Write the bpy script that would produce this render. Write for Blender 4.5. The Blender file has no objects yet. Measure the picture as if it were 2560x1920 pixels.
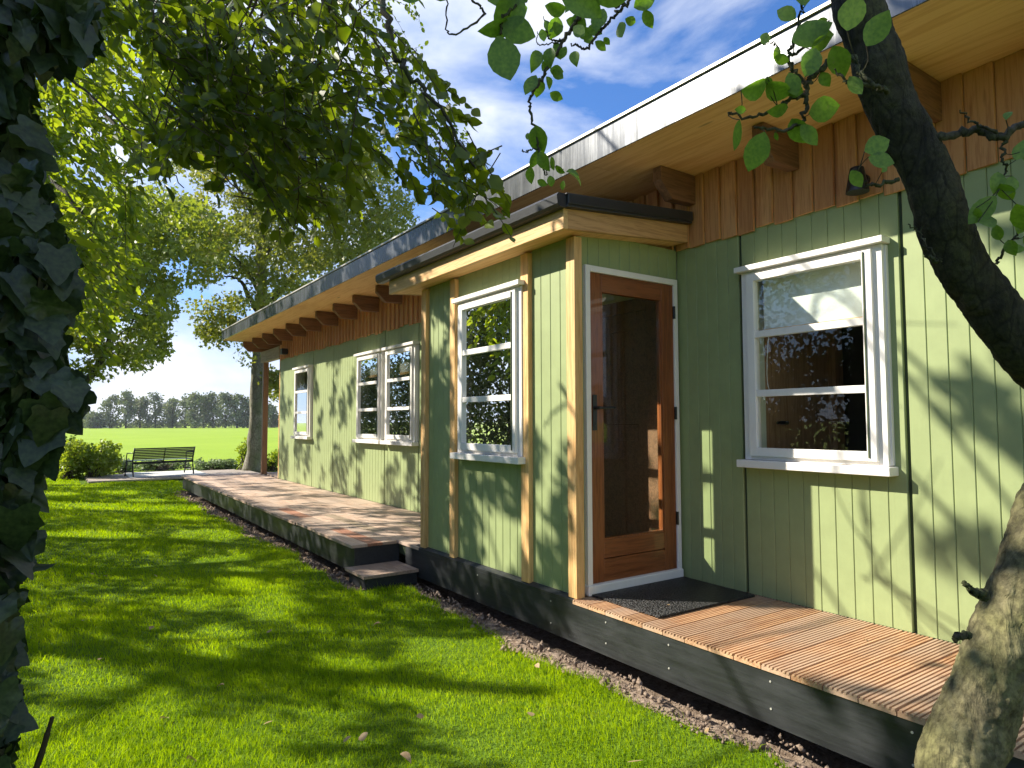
import bpy, bmesh, math, random
import numpy as np
from mathutils import Vector, Matrix, noise as mnoise
random.seed(7); RNG = np.random.default_rng(11)
sc = bpy.context.scene
COL = sc.collection
R_ = math.radians

# ------------------------------------------------------------------ camera
F_PX, YAW, PITCH, ROLL = 1657.18, .6072, .0568, -.0029
CAM = np.array([-3.7172, 0.0, 1.1022])
_F = np.array([math.sin(YAW)*math.cos(PITCH), math.cos(YAW)*math.cos(PITCH), math.sin(PITCH)])
_R0 = np.array([math.cos(YAW), -math.sin(YAW), 0.0]); _U0 = np.cross(_R0, _F)
_R = _R0*math.cos(ROLL)+_U0*math.sin(ROLL); _U = -_R0*math.sin(ROLL)+_U0*math.cos(ROLL)
cd = bpy.data.cameras.new("camera"); cam = bpy.data.objects.new("camera", cd); COL.objects.link(cam)
cd.sensor_width = 36; cd.lens = F_PX/2560*36; cd.clip_start = .05; cd.clip_end = 3000
M = Matrix(((_R[0], _U[0], -_F[0], CAM[0]), (_R[1], _U[1], -_F[1], CAM[1]), (_R[2], _U[2], -_F[2], CAM[2]), (0, 0, 0, 1)))
cam.matrix_world = M
sc.camera = cam
def ray(u, v): return _F+_R*(u-1280)/F_PX-_U*(v-960)/F_PX
def at(u, v, d): return CAM+ray(u, v)*d
def pl(u, v, ax, val):
    D = ray(u, v); i = 'xyz'.index(ax); return CAM+(val-CAM[i])/D[i]*D
def project(P):
    P = np.atleast_2d(P)-CAM; z = P@_F
    zz = np.where(z > .01, z, .01)
    return 1280+F_PX*(P@_R)/zz, 960-F_PX*(P@_U)/zz, z

# ------------------------------------------------------------------ world, sun, exposure
SUN = np.array([-1.0, .95, .92]); SUN /= np.linalg.norm(SUN)      # towards the sun
EL = math.asin(SUN[2]); AZ = math.atan2(SUN[0], SUN[1])
w = bpy.data.worlds.new("World"); sc.world = w; w.use_nodes = True
nt = w.node_tree; nt.nodes.clear(); N = nt.nodes.new; Lk = nt.links.new
out = N('ShaderNodeOutputWorld'); bg = N('ShaderNodeBackground'); sky = N('ShaderNodeTexSky')
sky.sky_type = 'NISHITA'; sky.sun_disc = False; sky.sun_elevation = EL; sky.sun_rotation = AZ
sky.air_density = 1.0; sky.dust_density = .3; sky.ozone_density = 2.5
tc = N('ShaderNodeTexCoord')
mp = N('ShaderNodeMapping'); mp.inputs['Scale'].default_value = (1, 1, 2.2); mp.inputs['Location'].default_value = (.35, .2, .1)
n1 = N('ShaderNodeTexNoise'); n1.inputs['Scale'].default_value = 2.6; n1.inputs['Detail'].default_value = 7; n1.inputs['Roughness'].default_value = .55
n1.inputs['Distortion'].default_value = .35
cr = N('ShaderNodeValToRGB'); cr.color_ramp.elements[0].position = .43; cr.color_ramp.elements[1].position = .66
sep = N('ShaderNodeSeparateXYZ'); cr2 = N('ShaderNodeValToRGB')
cr2.color_ramp.elements[0].position = 0.0; cr2.color_ramp.elements[0].color = (.30, .30, .30, 1)
cr2.color_ramp.elements[1].position = .22; cr2.color_ramp.elements[1].color = (.0, .0, .0, 1)
add = N('ShaderNodeMath'); add.operation = 'ADD'; add.use_clamp = True
mul = N('ShaderNodeMath'); mul.operation = 'MULTIPLY'
n2 = N('ShaderNodeTexNoise'); n2.inputs['Scale'].default_value = 5; n2.inputs['Detail'].default_value = 5
crc = N('ShaderNodeValToRGB'); crc.color_ramp.elements[0].position = .30; crc.color_ramp.elements[0].color = (2.9, 3.6, 5.2, 1)
crc.color_ramp.elements[1].position = .62; crc.color_ramp.elements[1].color = (6.3, 6.5, 6.9, 1)
mx = N('ShaderNodeMix'); mx.data_type = 'RGBA'
tint = N('ShaderNodeMix'); tint.data_type = 'RGBA'; tint.blend_type = 'MULTIPLY'; tint.inputs[0].default_value = 1; tint.inputs[7].default_value = (.50, .77, 1.14, 1)
Lk(tc.outputs['Generated'], mp.inputs['Vector']); Lk(mp.outputs[0], n1.inputs['Vector']); Lk(mp.outputs[0], n2.inputs['Vector'])
Lk(n1.outputs[0], cr.inputs[0]); Lk(tc.outputs['Generated'], sep.inputs[0]); Lk(sep.outputs[2], cr2.inputs[0])
Lk(n1.outputs[0], mul.inputs[0]); Lk(cr2.outputs[0], mul.inputs[1]); Lk(cr.outputs[0], add.inputs[0]); Lk(mul.outputs[0], add.inputs[1])
Lk(sky.outputs[0], tint.inputs[6]); Lk(n2.outputs[0], crc.inputs[0])
lowr = N('ShaderNodeValToRGB'); lowr.color_ramp.elements[0].position = .02; lowr.color_ramp.elements[0].color = (.85, .85, .85, 1)
lowr.color_ramp.elements[1].position = .30; lowr.color_ramp.elements[1].color = (0, 0, 0, 1)
lowm = N('ShaderNodeMix'); lowm.data_type = 'RGBA'; lowm.inputs[7].default_value = (2.5, 3.5, 5.3, 1)
Lk(sep.outputs[2], lowr.inputs[0]); Lk(lowr.outputs[0], lowm.inputs[0]); Lk(tint.outputs[2], lowm.inputs[6])
Lk(add.outputs[0], mx.inputs[0]); Lk(lowm.outputs[2], mx.inputs[6]); Lk(crc.outputs[0], mx.inputs[7])
Lk(mx.outputs[2], bg.inputs[0]); bg.inputs[1].default_value = .096; Lk(bg.outputs[0], out.inputs[0])

sl = bpy.data.lights.new("sun", 'SUN'); sl.energy = 5.0; sl.angle = R_(.53); sl.color = (1, .93, .80)
so = bpy.data.objects.new("sun", sl); COL.objects.link(so)
so.rotation_euler = Vector(SUN).to_track_quat('Z', 'Y').to_euler()
sc.view_settings.view_transform = 'Standard'; sc.view_settings.look = 'None'; sc.view_settings.gamma = 1
sc.view_settings.exposure = 1.06
sc.cycles.max_bounces = 7; sc.cycles.transparent_max_bounces = 16; sc.cycles.transmission_bounces = 5
sc.cycles.diffuse_bounces = 4; sc.cycles.glossy_bounces = 3; sc.cycles.use_denoising = True
sc.cycles.sample_clamp_indirect = 6

# ------------------------------------------------------------------ object helpers
def tag(o, label=None, cat=None, group=None, kind=None):
    if label: o['label'] = label
    if cat: o['category'] = cat
    if group: o['group'] = group
    if kind: o['kind'] = kind
    return o
def thing(name, label, cat, loc=(0, 0, 0), group=None):
    o = bpy.data.objects.new(name, None); COL.objects.link(o); o.location = loc; o.empty_display_size = .1
    return tag(o, label, cat, group)
def link(name, me, mat, parent=None):
    if mat is not None: me.materials.append(mat)
    o = bpy.data.objects.new(name, me); COL.objects.link(o)
    if parent is not None:
        o.parent = parent
        o.matrix_parent_inverse = Matrix.Translation(-root_loc(parent))
    return o
def root_loc(p):
    v = Vector((0, 0, 0))
    if p.parent is None: return Vector(p.location)
    return v
class MB:
    def __init__(s): s.v = []; s.f = []
    def hexa(s, P):
        b = len(s.v); s.v += [tuple(p) for p in P]
        for q in ((0, 3, 2, 1), (4, 5, 6, 7), (0, 1, 5, 4), (1, 2, 6, 5), (2, 3, 7, 6), (3, 0, 4, 7)): s.f.append([b+i for i in q])
        return s
    def box(s, x0, x1, y0, y1, z0, z1, fz=None):
        if x0 > x1: x0, x1 = x1, x0
        if y0 > y1: y0, y1 = y1, y0
        P = [(x0, y0, z0), (x1, y0, z0), (x1, y1, z0), (x0, y1, z0), (x0, y0, z1), (x1, y0, z1), (x1, y1, z1), (x0, y1, z1)]
        if fz: P = [(x, y, z+fz(x, y)) for x, y, z in P]
        return s.hexa(P)
    def prism(s, poly, ax, a, b):
        # poly of 2D points extruded along axis ax
        n = len(poly); k = len(s.v)
        def mk(p, t):
            return {'y': (p[0], t, p[1]), 'x': (t, p[0], p[1]), 'z': (p[0], p[1], t)}[ax]
        s.v += [mk(p, a) for p in poly]+[mk(p, b) for p in poly]
        s.f.append([k+i for i in range(n)][::-1]); s.f.append([k+n+i for i in range(n)])
        for i in range(n): s.f.append([k+i, k+(i+1) % n, k+n+(i+1) % n, k+n+i])
        return s
    def tube(s, pts, rad, sides=6, caps=True):
        pts = np.asarray(pts, float); n = len(pts)
        rad = np.broadcast_to(np.asarray(rad, float), (n,))
        T = np.gradient(pts, axis=0); T /= (np.linalg.norm(T, axis=1)[:, None]+1e-9)
        ref = np.array([0.31, .17, .93]); k = len(s.v)
        a = np.linspace(0, 2*math.pi, sides, endpoint=False)
        for i in range(n):
            A = np.cross(T[i], ref); A /= np.linalg.norm(A)+1e-9; B = np.cross(T[i], A)
            for t in a: s.v.append(tuple(pts[i]+rad[i]*(A*math.cos(t)+B*math.sin(t))))
        for i in range(n-1):
            for j in range(sides):
                j2 = (j+1) % sides
                s.f.append([k+i*sides+j, k+i*sides+j2, k+(i+1)*sides+j2, k+(i+1)*sides+j])
        if caps:
            s.f.append([k+j for j in range(sides)][::-1]); s.f.append([k+(n-1)*sides+j for j in range(sides)])
        return s
    def build(s, name, mat, parent=None, bevel=0, smooth=False):
        me = bpy.data.meshes.new(name); me.from_pydata(s.v, [], s.f); me.validate(); me.update()
        bm = bmesh.new(); bm.from_mesh(me); bmesh.ops.recalc_face_normals(bm, faces=bm.faces); bm.to_mesh(me); bm.free()
        if smooth: me.polygons.foreach_set('use_smooth', [True]*len(me.polygons))
        o = link(name, me, mat, parent)
        if bevel:
            m = o.modifiers.new('b', 'BEVEL'); m.width = bevel; m.segments = 2; m.limit_method = 'ANGLE'
        return o
def np_mesh(name, V, Fc, mat, parent=None, smooth=False):
    """V (n,3); Fc list of (m,k) int arrays"""
    me = bpy.data.meshes.new(name); V = np.asarray(V, np.float32)
    me.vertices.add(len(V)); me.vertices.foreach_set('co', V.ravel())
    idx = np.concatenate([f.ravel() for f in Fc]).astype(np.int32)
    tot = np.concatenate([np.full(len(f), f.shape[1], np.int32) for f in Fc])
    st = np.concatenate([[0], np.cumsum(tot)[:-1]]).astype(np.int32)
    me.loops.add(len(idx)); me.loops.foreach_set('vertex_index', idx)
    me.polygons.add(len(tot)); me.polygons.foreach_set('loop_start', st); me.polygons.foreach_set('loop_total', tot)
    if smooth: me.polygons.foreach_set('use_smooth', np.ones(len(tot), bool))
    me.update(calc_edges=True)
    return link(name, me, mat, parent)

# ------------------------------------------------------------------ material helpers
def new_mat(name):
    m = bpy.data.materials.new(name); m.use_nodes = True; t = m.node_tree; t.nodes.clear()
    o = t.nodes.new('ShaderNodeOutputMaterial'); return m, t, o
def nd(t, typ, **kw):
    n = t.nodes.new(typ)
    for k, v in kw.items():
        if k.startswith('_'): setattr(n, k[1:], v)
        else: n.inputs[k.replace('__', ' ')].default_value = v
    return n
def ramp(t, fac, stops):
    r = t.nodes.new('ShaderNodeValToRGB'); e = r.color_ramp.elements
    while len(e) < len(stops): e.new(.5)
    for i, (p, c) in enumerate(stops):
        e[i].position = p; e[i].color = (c[0], c[1], c[2], 1)
    t.links.new(fac, r.inputs[0]); return r.outputs[0]
def mixc(t, fac, a, b, blend='MIX'):
    m = t.nodes.new('ShaderNodeMix'); m.data_type = 'RGBA'; m.blend_type = blend
    for s, v in ((0, fac), (6, a), (7, b)):
        if hasattr(v, 'is_output') or hasattr(v, 'links'): t.links.new(v, m.inputs[s])
        else: m.inputs[s].default_value = v if s == 0 else (v[0], v[1], v[2], 1)
    return m.outputs[2]
def coords(t, scale=(1, 1, 1), loc=(0, 0, 0), rand=0, world=False):
    tc = t.nodes.new('ShaderNodeTexCoord'); mp = t.nodes.new('ShaderNodeMapping'); mp.inputs['Scale'].default_value = scale
    mp.inputs['Location'].default_value = loc
    src = tc.outputs['Object']
    if rand:
        oi = t.nodes.new('ShaderNodeObjectInfo'); vm = t.nodes.new('ShaderNodeVectorMath'); vm.operation = 'SCALE'
        cb = t.nodes.new('ShaderNodeCombineXYZ')
        for i in range(3): t.links.new(oi.outputs['Random'], cb.inputs[i])
        t.links.new(cb.outputs[0], vm.inputs[0]); vm.inputs['Scale'].default_value = rand
        ad = t.nodes.new('ShaderNodeVectorMath'); ad.operation = 'ADD'
        t.links.new(src, ad.inputs[0]); t.links.new(vm.outputs[0], ad.inputs[1]); src = ad.outputs[0]
    t.links.new(src, mp.inputs['Vector']); return mp.outputs[0]
def noise(t, vec, scale, detail=4, rough=.5, dist=0):
    n = nd(t, 'ShaderNodeTexNoise', Scale=scale, Detail=detail, Roughness=rough, Distortion=dist)
    t.links.new(vec, n.inputs['Vector']); return n.outputs[0]
def bump(t, h, strength, dist=.01):
    b = nd(t, 'ShaderNodeBump', Strength=strength, Distance=dist); t.links.new(h, b.inputs['Height']); return b.outputs[0]
def bsdf(t, o, color, rough=.6, normal=None, spec=.5, metal=0, coat=0):
    b = nd(t, 'ShaderNodeBsdfPrincipled'); b.inputs['Metallic'].default_value = metal
    b.inputs['Specular IOR Level'].default_value = spec; b.inputs['Coat Weight'].default_value = coat
    for k, v in (('Base Color', color), ('Roughness', rough)):
        if hasattr(v, 'links'): t.links.new(v, b.inputs[k])
        else: b.inputs[k].default_value = v if k == 'Roughness' else (v[0], v[1], v[2], 1)
    if normal is not None: t.links.new(normal, b.inputs['Normal'])
    t.links.new(b.outputs[0], o.inputs[0]); return b
def wood(name, dark, light, grain='z', tintvar=.12, rough=.62, coat=0, knots=.6, rand=7, ring=14, weather=None, boards=None):
    m, t, o = new_mat(name)
    s = {'x': (.9, 14, 14), 'y': (14, .9, 14), 'z': (14, 14, .9)}[grain]
    v = coords(t, s, rand=rand)
    n = noise(t, v, 1.6, 8, .6, 1.2)
    wv = nd(t, 'ShaderNodeTexNoise', Scale=ring*.35, Detail=2, Roughness=.8, Distortion=.4); t.links.new(v, wv.inputs['Vector'])
    f = nd(t, 'ShaderNodeMath', _operation='MULTIPLY'); t.links.new(n, f.inputs[0]); t.links.new(wv.outputs[0], f.inputs[1])
    f2 = nd(t, 'ShaderNodeMath', _operation='MULTIPLY'); f2.inputs[1].default_value = 3.6; t.links.new(f.outputs[0], f2.inputs[0])
    c = ramp(t, f2.outputs[0], ((.35, dark), (.75, [(a+b)/2 for a, b in zip(dark, light)]), (1.0, light)))
    # knots
    if knots:
        ks = {'x': (1.3, 6, 6), 'y': (6, 1.3, 6), 'z': (6, 6, 1.3)}[grain]
        kv = coords(t, ks, (.3, .1, .7), rand=rand)
        vo = nd(t, 'ShaderNodeTexVoronoi', Scale=1.0); t.links.new(kv, vo.inputs['Vector'])
        kf = ramp(t, vo.outputs[0], ((.035, (1, 1, 1)), (.10, (0, 0, 0))))
        km = nd(t, 'ShaderNodeMath', _operation='MULTIPLY'); km.inputs[1].default_value = knots; t.links.new(kf, km.inputs[0])
        c = mixc(t, km.outputs[0], c, [d*.35 for d in dark])
    big = noise(t, coords(t, (1, 1, 1), rand=rand), 1.7, 3)
    if weather: c = mixc(t, ramp(t, big, ((.38, (0, 0, 0)), (.62, (.8, .8, .8)))), c, weather)
    oi = t.nodes.new('ShaderNodeObjectInfo')
    tv = nd(t, 'ShaderNodeMapRange'); tv.inputs['To Min'].default_value = 1-tintvar; tv.inputs['To Max'].default_value = 1+tintvar
    t.links.new(oi.outputs['Random'], tv.inputs['Value'])
    if boards:
        tc_ = t.nodes.new('ShaderNodeTexCoord'); sx_ = t.nodes.new('ShaderNodeSeparateXYZ'); t.links.new(tc_.outputs['Object'], sx_.inputs[0])
        dv = nd(t, 'ShaderNodeMath', _operation='DIVIDE'); dv.inputs[1].default_value = boards; t.links.new(sx_.outputs[1], dv.inputs[0])
        fl_ = nd(t, 'ShaderNodeMath', _operation='FLOOR'); t.links.new(dv.outputs[0], fl_.inputs[0])
        wn = t.nodes.new('ShaderNodeTexWhiteNoise'); wn.noise_dimensions = '1D'; t.links.new(fl_.outputs[0], wn.inputs['W'])
        c = mixc(t, ramp(t, wn.outputs[0], ((0, (0, 0, 0)), (1, (.55, .55, .55)))), c, [q*.9 for q in dark])
    hs = nd(t, 'ShaderNodeHueSaturation'); t.links.new(c, hs.inputs['Color']); t.links.new(tv.outputs[0], hs.inputs['Value'])
    bsdf(t, o, hs.outputs[0], rough, bump(t, f2.outputs[0], .25, .004), .4, coat=coat)
    return m
def paint(name, col, rough=.5, grime=.10, grain='z', b=.12):
    m, t, o = new_mat(name)
    v = coords(t, (3, 3, 3)); n = noise(t, v, 2, 6, .6)
    s = {'x': (1.5, 40, 40), 'y': (40, 1.5, 40), 'z': (40, 40, 1.5)}[grain]
    g = noise(t, coords(t, s), 1.3, 5, .65)
    c = mixc(t, ramp(t, n, ((.3, (0, 0, 0)), (.7, (1, 1, 1)))), [x*(1-grime) for x in col], [min(1, x*(1+grime*.6)) for x in col])
    c = mixc(t, ramp(t, g, ((.3, (.22, .22, .22)), (.6, (0, 0, 0)))), c, [x*.88 for x in col])
    # a few stray dark nail marks
    vo = nd(t, 'ShaderNodeTexVoronoi', Scale=4.2); t.links.new(coords(t, (1, 1, .7)), vo.inputs['Vector'])
    kf = ramp(t, vo.outputs[0], ((.012, (.7, .7, .7)), (.02, (0, 0, 0))))
    c = mixc(t, kf, c, [x*.35 for x in col])
    bsdf(t, o, c, rough, bump(t, g, b, .003), .4)
    return m
def plain(name, col, rough=.5, spec=.5, metal=0, bumpy=0, bs=60):
    m, t, o = new_mat(name)
    v = coords(t); n = noise(t, v, 8, 5)
    c = mixc(t, n, [x*.8 for x in col], [min(1, x*1.15) for x in col])
    nm = bump(t, noise(t, v, bs, 4), bumpy, .005) if bumpy else None
    bsdf(t, o, c, rough, nm, spec, metal); return m
def leafmat(name, c1, c2, trans=.45, tcol=None, rough=.45, nscale=3.0, c3=None, spec=.5):
    m, t, o = new_mat(name)
    v = coords(t); n = noise(t, v, nscale, 3); n2 = noise(t, v, nscale*14, 1)
    f = nd(t, 'ShaderNodeMath', _operation='MULTIPLY_ADD'); f.inputs[1].default_value = .5; t.links.new(n2, f.inputs[0])
    h = nd(t, 'ShaderNodeMath', _operation='MULTIPLY'); h.inputs[1].default_value = .5; t.links.new(n, h.inputs[0]); t.links.new(h.outputs[0], f.inputs[2])
    st = [(.36, c1), (.62, c2)]
    if c3: st.append((.70, c3))
    c = ramp(t, f.outputs[0], st)
    p = nd(t, 'ShaderNodeBsdfPrincipled', Roughness=rough); t.links.new(c, p.inputs['Base Color']); p.inputs['Specular IOR Level'].default_value = spec
    tr = nd(t, 'ShaderNodeBsdfTranslucent')
    tc_ = mixc(t, 1.0, c, tcol or (1.9, 1.9, .55), 'MULTIPLY'); t.links.new(tc_, tr.inputs['Color'])
    mx = nd(t, 'ShaderNodeMixShader', Fac=trans); t.links.new(p.outputs[0], mx.inputs[1]); t.links.new(tr.outputs[0], mx.inputs[2])
    t.links.new(mx.outputs[0], o.inputs[0]); return m
def bark(name, dark, light, moss, mossamt=.45, scale=9, bstr=.8, crack=.55):
    m, t, o = new_mat(name)
    v = coords(t, (1, 1, .35)); n = noise(t, v, scale, 9, .65, .6); vo = nd(t, 'ShaderNodeTexVoronoi', Scale=scale*1.6)
    vo.feature = 'DISTANCE_TO_EDGE'; t.links.new(coords(t, (1, 1, .4)), vo.inputs['Vector'])
    c = ramp(t, n, ((.32, dark), (.66, light)))
    mm = noise(t, coords(t), scale*.55, 5, .6)
    c = mixc(t, ramp(t, mm, ((.5-mossamt*.2, (0, 0, 0)), (.62, (.9, .9, .9)))), c, moss)
    hi = noise(t, coords(t), scale*5, 6, .7)
    c = mixc(t, ramp(t, hi, ((.42, (.5, .5, .5)), (.56, (0, 0, 0)))), c, [q*.8 for q in dark])
    ck = ramp(t, vo.outputs[0], ((.0, (1, 1, 1)), (.07, (0, 0, 0)))); cm_ = nd(t, 'ShaderNodeMath', _operation='MULTIPLY'); cm_.inputs[1].default_value = crack; t.links.new(ck, cm_.inputs[0])
    c = mixc(t, cm_.outputs[0], c, [q*.4 for q in dark])
    ad = nd(t, 'ShaderNodeMath', _operation='MULTIPLY_ADD'); ad.inputs[1].default_value = .5; t.links.new(vo.outputs[0], ad.inputs[0]); t.links.new(n, ad.inputs[2])
    bsdf(t, o, c, .85, bump(t, ad.outputs[0], bstr, .02), .25); return m

GREEN = paint('green_paint', (.29, .345, .155), .5, .10)
GROOVE = plain('groove_dark', (.05, .07, .03), .8)
WHITE = paint('white_paint', (.82, .785, .735), .38, .04, b=.05)
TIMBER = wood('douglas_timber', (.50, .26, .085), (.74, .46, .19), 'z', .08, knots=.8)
TIMBER_Y = wood('douglas_beam', (.50, .27, .09), (.74, .46, .19), 'y', .06, knots=.8)
TIMBER_X = wood('douglas_board', (.36, .18, .07), (.55, .31, .13), 'x', .06, knots=.8)
LARCH = wood('larch_cladding', (.44, .175, .06), (.70, .36, .145), 'z', .05, knots=.8, rand=0, boards=.1345)
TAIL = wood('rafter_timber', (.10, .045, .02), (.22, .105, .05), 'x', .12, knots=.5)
PLY = wood('plywood', (.66, .34, .12), (.82, .50, .215), 'y', .03, knots=.9, ring=5)
DOORW = wood('varnished_mahogany', (.13, .036, .011), (.25, .08, .024), 'z', .03, .32, coat=.35, knots=0, rand=0)
DOORX = wood('varnished_rail', (.13, .036, .011), (.25, .08, .024), 'x', .03, .32, coat=.35, knots=0, rand=3)
DECK1 = wood('ribbed_decking', (.31, .14, .065), (.56, .34, .185), 'x', .16, .6, knots=.5, weather=(.43, .31, .22))
DECK2 = wood('weathered_decking', (.27, .165, .11), (.47, .33, .24), 'y', .24, .7, knots=.6, weather=(.42, .32, .25))
DECKR = wood('reddish_decking', (.25, .10, .055), (.42, .20, .12), 'y', .12, .7, knots=.4)
DECKD = wood('brown_decking', (.17, .12, .075), (.30, .23, .16), 'y', .12, .7, knots=.4)
DECKP = wood('platform_decking', (.24, .19, .16), (.40, .34, .29), 'y', .1, .8, knots=.3)
POSTB = wood('stained_post', (.12, .055, .03), (.24, .12, .06), 'z', .05, .5, knots=.3)
BEAMG = wood('grey_beam', (.26, .21, .17), (.42, .35, .28), 'y', .05, .7, knots=.4)
INWOOD = wood('interior_timber', (.22, .115, .05), (.38, .22, .11), 'z', .05, .6, knots=.4)
BLACKM = plain('black_metal', (.012, .012, .013), .35, .5)
RUB = plain('black_rubber_membrane', (.025, .026, .028), .42, .5, 0, .2)
CONC = plain('pale_concrete', (.62, .61, .58), .85, .3, 0, .3)
INGREY = plain('olive_interior', (.58, .60, .47), .7, .3)
INDARK = plain('dark_interior', (.06, .05, .04), .8, .3)
BLIND = plain('roller_blind', (.74, .77, .73), .8, .2)
ROOFTOP = plain('roof_felt', (.08, .08, .085), .8, .3, 0, .4)
CREAM = plain('trim_metal', (.55, .53, .48), .4, .5, .3)

def skirt_mat():
    m, t, o = new_mat('black_stained_board')
    g = noise(t, coords(t, (40, 1.5, 40)), 1.3, 6, .6); n = noise(t, coords(t, (2, 2, 6)), 1.5, 6, .65)
    c = ramp(t, g, ((.3, (.011, .012, .014)), (.7, (.026, .029, .032))))
    c = mixc(t, ramp(t, n, ((.45, (0, 0, 0)), (.8, (.35, .35, .35)))), c, (.07, .074, .074))
    r = ramp(t, n, ((.3, (.36, .36, .36)), (.7, (.55, .55, .55))))
    bsdf(t, o, c, r, bump(t, g, .25, .004), .5); return m
SKIRT = skirt_mat()
def fascia_mat():
    m, t, o = new_mat('zinc_fascia')
    st = noise(t, coords(t, (1, 22, 1.2)), 1.0, 5, .7); n = noise(t, coords(t, (1, 1.2, 3)), 1.6, 5, .6)
    c = ramp(t, n, ((.35, (.06, .064, .072)), (.7, (.11, .118, .13))))
    c = mixc(t, ramp(t, st, ((.5, (0, 0, 0)), (.75, (.5, .5, .5)))), c, (.24, .25, .26))
    r = ramp(t, st, ((.3, (.20, .20, .20)), (.7, (.30, .30, .30))))
    bsdf(t, o, c, r, bump(t, st, .12, .004), .8, .35); return m
FASC = fascia_mat()
def glass_mat():
    m, t, o = new_mat('window_glass')
    g = nd(t, 'ShaderNodeBsdfGlossy', Roughness=0.0); g.inputs['Color'].default_value = (1, 1, 1, 1)
    tr = nd(t, 'ShaderNodeBsdfTransparent'); tr.inputs['Color'].default_value = (.93, .96, .92, 1)
    fr = nd(t, 'ShaderNodeFresnel', IOR=1.42)
    mp_ = nd(t, 'ShaderNodeMath', _operation='MULTIPLY_ADD'); mp_.inputs[1].default_value = .85; mp_.inputs[2].default_value = .015
    t.links.new(fr.outputs[0], mp_.inputs[0])
    b = bump(t, noise(t, coords(t), 1.2, 1), .004, .02)
    t.links.new(b, g.inputs['Normal'])
    mx = nd(t, 'ShaderNodeMixShader'); t.links.new(mp_.outputs[0], mx.inputs[0]); t.links.new(tr.outputs[0], mx.inputs[1]); t.links.new(g.outputs[0], mx.inputs[2])
    t.links.new(mx.outputs[0], o.inputs[0]); return m
GLASS = glass_mat()
def mat_mat():
    m, t, o = new_mat('rubber_mat')
    vo = nd(t, 'ShaderNodeTexVoronoi', Scale=110); t.links.new(coords(t, (1, .6, 1)), vo.inputs['Vector'])
    c = ramp(t, vo.outputs[0], ((.1, (.07, .07, .07)), (.4, (.006, .006, .006))))
    bsdf(t, o, c, .5, bump(t, vo.outputs[0], 1.0, -.012), .5); return m
MATM = mat_mat()

# ------------------------------------------------------------------ ground
GZ = -.32
def ground_mat():
    m, t, o = new_mat('field_grass')
    v = coords(t); n = noise(t, v, .12, 6, .6); n2 = noise(t, coords(t, (1, 3.5, 1)), .9, 5, .65); n3 = noise(t, v, 18, 3)
    c = ramp(t, n, ((.3, (.25, .38, .03)), (.7, (.33, .46, .045))))
    c = mixc(t, ramp(t, n2, ((.35, (.5, .5, .5)), (.65, (0, 0, 0)))), c, (.24, .32, .03))
    c = mixc(t, ramp(t, n3, ((.3, (.35, .35, .35)), (.7, (0, 0, 0)))), c, (.17, .24, .02))
    bsdf(t, o, c, .9, bump(t, n3, .5, .05), .1); return m
def lawn_mat():
    m, t, o = new_mat('lawn_turf')
    v = coords(t); n = noise(t, v, 60, 4); n2 = noise(t, v, 2.2, 4)
    c = ramp(t, n, ((.3, (.05, .10, .004)), (.7, (.12, .21, .008))))
    c = mixc(t, ramp(t, n2, ((.35, (0, 0, 0)), (.7, (.5, .5, .5)))), c, (.12, .20, .03))
    bsdf(t, o, c, .9, bump(t, n, .8, .03), .1); return m
def soil_mat():
    m, t, o = new_mat('dry_soil')
    v = coords(t); n = noise(t, v, 25, 8, .7); n2 = noise(t, v, 3, 3)
    c = ramp(t, n, ((.3, (.14, .095, .065)), (.7, (.50, .39, .30))))
    bsdf(t, o, c, .95, bump(t, n, 1, .03), .15); return m
def grid(name, x0, x1, y0, y1, nx, ny, fz, mat, kind='structure'):
    X, Y = np.meshgrid(np.linspace(x0, x1, nx), np.linspace(y0, y1, ny))
    Z = fz(X, Y); V = np.stack([X, Y, Z], -1).reshape(-1, 3)
    i = np.arange(nx*ny).reshape(ny, nx); f = np.stack([i[:-1, :-1], i[:-1, 1:], i[1:, 1:], i[1:, :-1]], -1).reshape(-1, 4)
    o = np_mesh(name, V, [f], mat, None, True); o['kind'] = kind; return o
xs_ = [-900, -60, -12, -2.2, 6.5, 40, 200, 900]; ys_ = [-600, -40, -8, 18.2, 60, 250, 700, 1500]
V_ = np.array([(x, y, GZ-.035) for y in ys_ for x in xs_]); nx_ = len(xs_)
F_ = np.array([[j*nx_+i, j*nx_+i+1, (j+1)*nx_+i+1, (j+1)*nx_+i] for j in range(len(ys_)-1) for i in range(nx_-1) if not (xs_[i] == -2.2 and ys_[j] == -8)])
o = np_mesh('field', V_, [F_], ground_mat()); o['kind'] = 'structure'
MB().box(-2.3, 6.6, -8.1, 18.3, GZ-.5, GZ-.47).build('ground', soil_mat())['kind'] = 'structure'
def lawnz(X, Y): return GZ+.012*np.sin(X*1.7+Y*.6)+.01*np.sin(Y*1.1-X*.8)
def lawn_edge(Y): return -1.22-.035*np.sin(Y*2.3)-.03*np.sin(Y*5.7+1)-.02*np.sin(Y*13)+np.where(Y > 5.3, -.36, 0)+np.where(Y > 15.3, .9, 0)+np.where(Y > 18, -1.6, 0)
ny = 260
Ys = np.linspace(-6, 21.3, ny); nx = 26; rows = []
for yy in Ys:
    e = float(lawn_edge(np.array(yy))); rows.append(np.stack([np.linspace(-9, e, nx), np.full(nx, yy), np.zeros(nx)], -1))
V = np.array(rows).reshape(-1, 3); V[:, 2] = lawnz(V[:, 0], V[:, 1])
i = np.arange(nx*ny).reshape(ny, nx); f = np.stack([i[:-1, :-1], i[:-1, 1:], i[1:, 1:], i[1:, :-1]], -1).reshape(-1, 4)
o = np_mesh('lawn', V, [f], lawn_mat(), None, True); o['kind'] = 'structure'
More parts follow.
